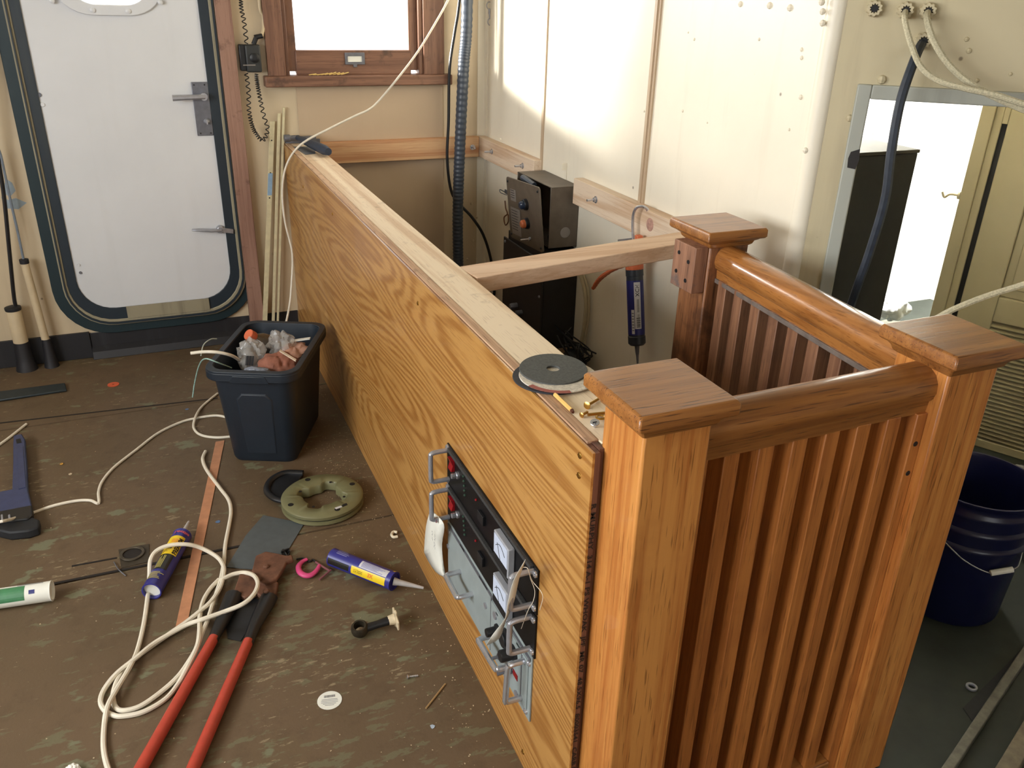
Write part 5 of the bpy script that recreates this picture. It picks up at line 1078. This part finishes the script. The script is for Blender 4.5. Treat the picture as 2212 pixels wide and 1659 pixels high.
P4 = lambda x, y, d: atp(x, y, B0 - BN * d, BN)
wire('cable', [g2_ + BN * .01, P4(1955, 45, .06), P4(1968, 95, .085), P4(1990, 145, .10), P4(2030, 175, .115), P4(2090, 192, .13), P4(2150, 205, .14), P4(2212, 225, .15), P4(2300, 250, .16), P4(2420, 300, .17)], .0062, M_BRAID, 'left of the two braided cables drooping across the doorway frame')
wire('cable', [g3_ + BN * .01, P4(2003, 45, .06), P4(2018, 90, .08), P4(2050, 140, .09), P4(2095, 180, .10), P4(2140, 205, .115), P4(2212, 237, .13), P4(2300, 268, .14), P4(2420, 320, .15)], .0068, M_BRAID, 'right of the two braided cables drooping across the doorway frame')
wire('hose', [g4_ + BN * .015, P4(1975, 130, .07), P4(1945, 220, .10), P4(1925, 330, .11), P4(1912, 430, .11), P4(1880, 540, .10), P4(1848, 630, .09), P4(1828, 695, .06), P4(1812, 790, .04), P4(1800, 900, .03)], .0098, plain('dark_navy_hose', (38, 46, 58), .5, var=.25, scale=60), 'black rubber hose hanging across the low doorway', 'hose')
wire('cable', [atz(2012, 694, .905), atz(2060, 668, .93), atz(2130, 640, .955), atz(2212, 614, .98), atz(2320, 575, 1.02), atz(2480, 520, 1.06)], .0056, M_BRAID, 'braided cream cable stretching right from behind the right newel post')
# black cabinet seen through the doorway
t = thing('black_cabinet', (2.0, 2.2, GZ), 'tall black cabinet seen through the low doorway', 'cabinet')
build('case', MB().box((1.70, 2.0, GZ), (2.253, 2.42, .985)), plain('matt_black_case', (24, 24, 24), .6, var=.15), t, bevel=.004)
build('top_panel', MB().box((1.697, 1.997, .985), (2.256, 2.42, .996)), plain('dark_olive_top', (50, 47, 38), .6, var=.15), t, bevel=.002)  # top panel a lighter, warmer tone than the case
wp = aty(1900, 285, 2.95); single('wall_latch', MB().box((wp.x - .02, 2.985, wp.z - .06), (wp.x + .02, 3.0, wp.z + .05)).tube([(wp.x, 2.98, wp.z + .03), (wp.x, 2.97, wp.z - .05)], .008, 8), M_ANGLE, 'white latch on the wall above the black cabinet', 'latch', bevel=.002)
# far doorway casing and louvred door
KS = (EYE.z - GZ) / EYE.z
LD, LN = Vec((.46, -.89, 0)).normalized(), Vec((.89, .46, 0)).normalized(); L0 = Vec((2.470 * KS, 1.905 * KS, 0))
def lq(t_, z, d=0.0): return L0 + LD * t_ + LN * d + Vec((0, 0, z))
def lb(mb, t0, t1, z0, z1, d0, d1): return mb.hexa([lq(t0, z0, d0), lq(t1, z0, d0), lq(t1, z0, d1), lq(t0, z0, d1), lq(t0, z1, d0), lq(t1, z1, d0), lq(t1, z1, d1), lq(t0, z1, d1)])
m = MB(); lb(m, -.064, -.024, GZ, 2.1, -.01, .05); lb(m, -.024, 0, GZ, 2.1, .0, .06); lb(m, 0, .017, 1.08, 2.1, .0, .06)
struct('trim_12', m, M_LOUV, 'beige door post left of the louvered door', 'door frame', bevel=.002)
m = MB(); lb(m, -.0, .016, GZ, 1.08, .01, .05); struct('trim_13', m, M_INK, 'black strip for the shaded gap along the louvered door edge', 'door gap')  # black bar painted as the shade inside the door gap
t = thing('louvered_door', lq(.35, GZ), 'beige louvered door standing in the next room', 'door')
m = MB(); lb(m, .017, .125, GZ, 2.0, 0, .032); lb(m, .505, .62, GZ, 2.0, 0, .032); lb(m, .125, .505, GZ, .03, 0, .032); lb(m, .125, .505, .455, .54, 0, .032); lb(m, .125, .505, 1.9, 2.0, 0, .032); build('frame', m, M_LOUV, t, bevel=.003)
m = MB(); lb(m, .15, .48, .57, 1.87, .006, .03); lb(m, .125, .505, .54, 1.9, .012, .03); build('panel', m, M_LOUV, t, bevel=.004)
m = MB(); 
for k in range(27):
    z = .038 + k * .0153; m.hexa([lq(.125, z, .002), lq(.505, z, .002), lq(.505, z + .009, .026), lq(.125, z + .009, .026), lq(.125, z + .003, .001), lq(.505, z + .003, .001), lq(.505, z + .012, .025), lq(.125, z + .012, .025)])
lb(m, .125, .505, .03, .455, .028, .032); build('louver_slats', m, M_LOUV, t)
p = lq(-.066, aty(2080, 410, 2.03).z, 0)
t = thing('coat_hook', p, 'white hook fixed to the sunlit door post', 'hook')
m = MB(); m.lathe([(.012, 0), (.012, .006)], p, -LD, 12); m.tube(spline([p, p - LD * .03, p - LD * .045 + Vec((0, 0, -.012)), p - LD * .055 + Vec((0, 0, .004))], 5), .004, 8); build('hook', m, M_ANGLE, t)
hp_ = aty(1950, 705, 2.35)
o = single('cloth_heap', crumple(Vec((hp_.x, 2.35, hp_.z * .5 + GZ * .5)), .16, .16, hp_.z * .56 - GZ * .5, 71, .25, 24), plain('grey_cloth', (88, 88, 78), .9, var=.4, scale=30, bump=.3), 'grey cloth heap beyond the back handrail', 'cloth')
bp_ = aty(1925, 662, 2.33); single('plastic_bag', crumple(bp_, .07, .06, .06, 77, .5, 24), plain('white_film', (226, 230, 232), .25, var=.05), 'small white plastic bag on the grey cloth heap', 'bag')
# bucket
t = thing('bucket', (1.88, 1.246, GZ), 'dark blue plastic bucket with a wire bail standing on the green deck', 'bucket')
BC = Vec((1.776 * KS, 1.176 * KS, GZ)); KB = Mat.Translation(BC) @ Mat.Scale(KS, 4) @ Mat.Translation(-BC); M_BUCK = plain('dark_blue_bucket', (15, 19, 58), .3, var=.06)
build('pail', MB(KB).lathe([(.122, 0), (.126, .006), (.136, .225), (.144, .23), (.144, .236), (.137, .242), (.138, .272), (.146, .276), (.146, .282), (.139, .288), (.140, .318), (.147, .322), (.147, .328), (.141, .334), (.142, .350), (.146, .354), (.146, .360), (.141, .360), (.138, .35), (.124, .012), (.05, .010)], BC, (0, 0, 1), 40), M_BUCK, t, sharp=50)
e1, e2 = BC + Vec((-.116, .090, .255)), BC + Vec((.130, -.066, .255)); md = BC + Vec((-.075, -.165, .20)); 
gp = [atp(2140, 1238, BC + Vec((0, -.160, 0)), (0.5, 1, 0)), atp(2188, 1230, BC + Vec((0, -.160, 0)), (.5, 1, 0))]
c_ = spline([BC + Vec((-.146, .05, .27)), atp(2045, 1175, BC + Vec((-.08, -.135, 0)), (.5, 1, 0)), atp(2085, 1212, BC + Vec((-.06, -.150, 0)), (.5, 1, 0)), gp[0], gp[1], atp(2205, 1205, BC + Vec((.06, -.16, 0)), (.5, 1, 0)), BC + Vec((.146, -.05, .27))], 6)
build('bail', MB().tube(c_, .0018, 8), M_STEEL, t); build('grip', MB().tube(gp, .0072, 10), M_PAPER, t)
m = MB().lathe([(.012, 0), (.010, .012)], BC + Vec((.142, -.055, .27)), (.93, -.36, 0), 10); build('ear', m, M_BUCK, t)
B2 = Vec((2.19, 1.15, GZ)); t = thing('bucket', (2.19, 1.15, GZ), 'black bucket at the right edge beside the dark blue bucket', 'bucket')
build('pail', MB().lathe([(.10, 0), (.104, .006), (.122, .25), (.127, .255), (.127, .275), (.122, .275), (.098, .012), (.03, .01)], B2, (0, 0, 1), 32), M_BLACK, t, sharp=50)
build('bail', MB().tube(spline([B2 + Vec((-.10, .08, .22)), B2 + Vec((-.14, -.06, .26)), B2 + Vec((0, -.13, .24)), B2 + Vec((.10, -.07, .22))], 6), .0018, 8), M_STEEL, t)
c_ = atz(2098, 1486, GZ + .001); N = 24; m = MB(); m.ringslab([c_ + Vec((.0125 * math.cos(2 * PI * k / N), .0125 * math.sin(2 * PI * k / N), 0)) for k in range(N)], [c_ + Vec((.0075 * math.cos(2 * PI * k / N), .0075 * math.sin(2 * PI * k / N), 0)) for k in range(N)], (0, 0, .006)); single('metal_ring', m, M_ALU, 'small silver ring on the dark green deck', 'ring', bevel=.001)
p = atz(2198, 1010, GZ + .01); single('foil_scrap', crumple(p, .035, .012, .010, 83, .5, 16), M_ALU, 'crushed silver scrap in front of the louvered door', 'scrap')
# edgings low on the right, and a black sheet laid for a shadow
m = MB(); m.bar(atz(2222, 1400, GZ + .012), atz(2030, 1690, GZ + .012), Vec((.0, .0, 0)) + Vec((.011, -.006, 0)), (0, 0, .012)); single('metal_edging', m, plain('scuffed_grey_edging', (104, 102, 92), .5, .3, .3, 40, bump=.3), 'scuffed grey metal edging crossing the green deck at lower right', 'edging', bevel=.002)
m = MB(); m.prism([atz(x, y, GZ + .0006) for x, y in ((2215, 1395), (2080, 1530), (2100, 1560), (2060, 1640), (2215, 1440))], (0, 0, .002)); single('shadow_patch', m, M_RUBBER, 'black patch for the shadow along the grey metal edging', 'mat')  # thin black sheet painted where a shadow falls on the deck
m = MB(); m.bar(atz(2260, 1520, GZ + .02), atz(2160, 1690, GZ + .02), Vec((.020, -.010, 0)), (0, 0, .02)); single('metal_edging', m, plain('worn_beige_edging', (110, 100, 82), .6, .1, .3, 40, bump=.3), 'worn beige edging in the bottom right corner', 'edging', bevel=.002)
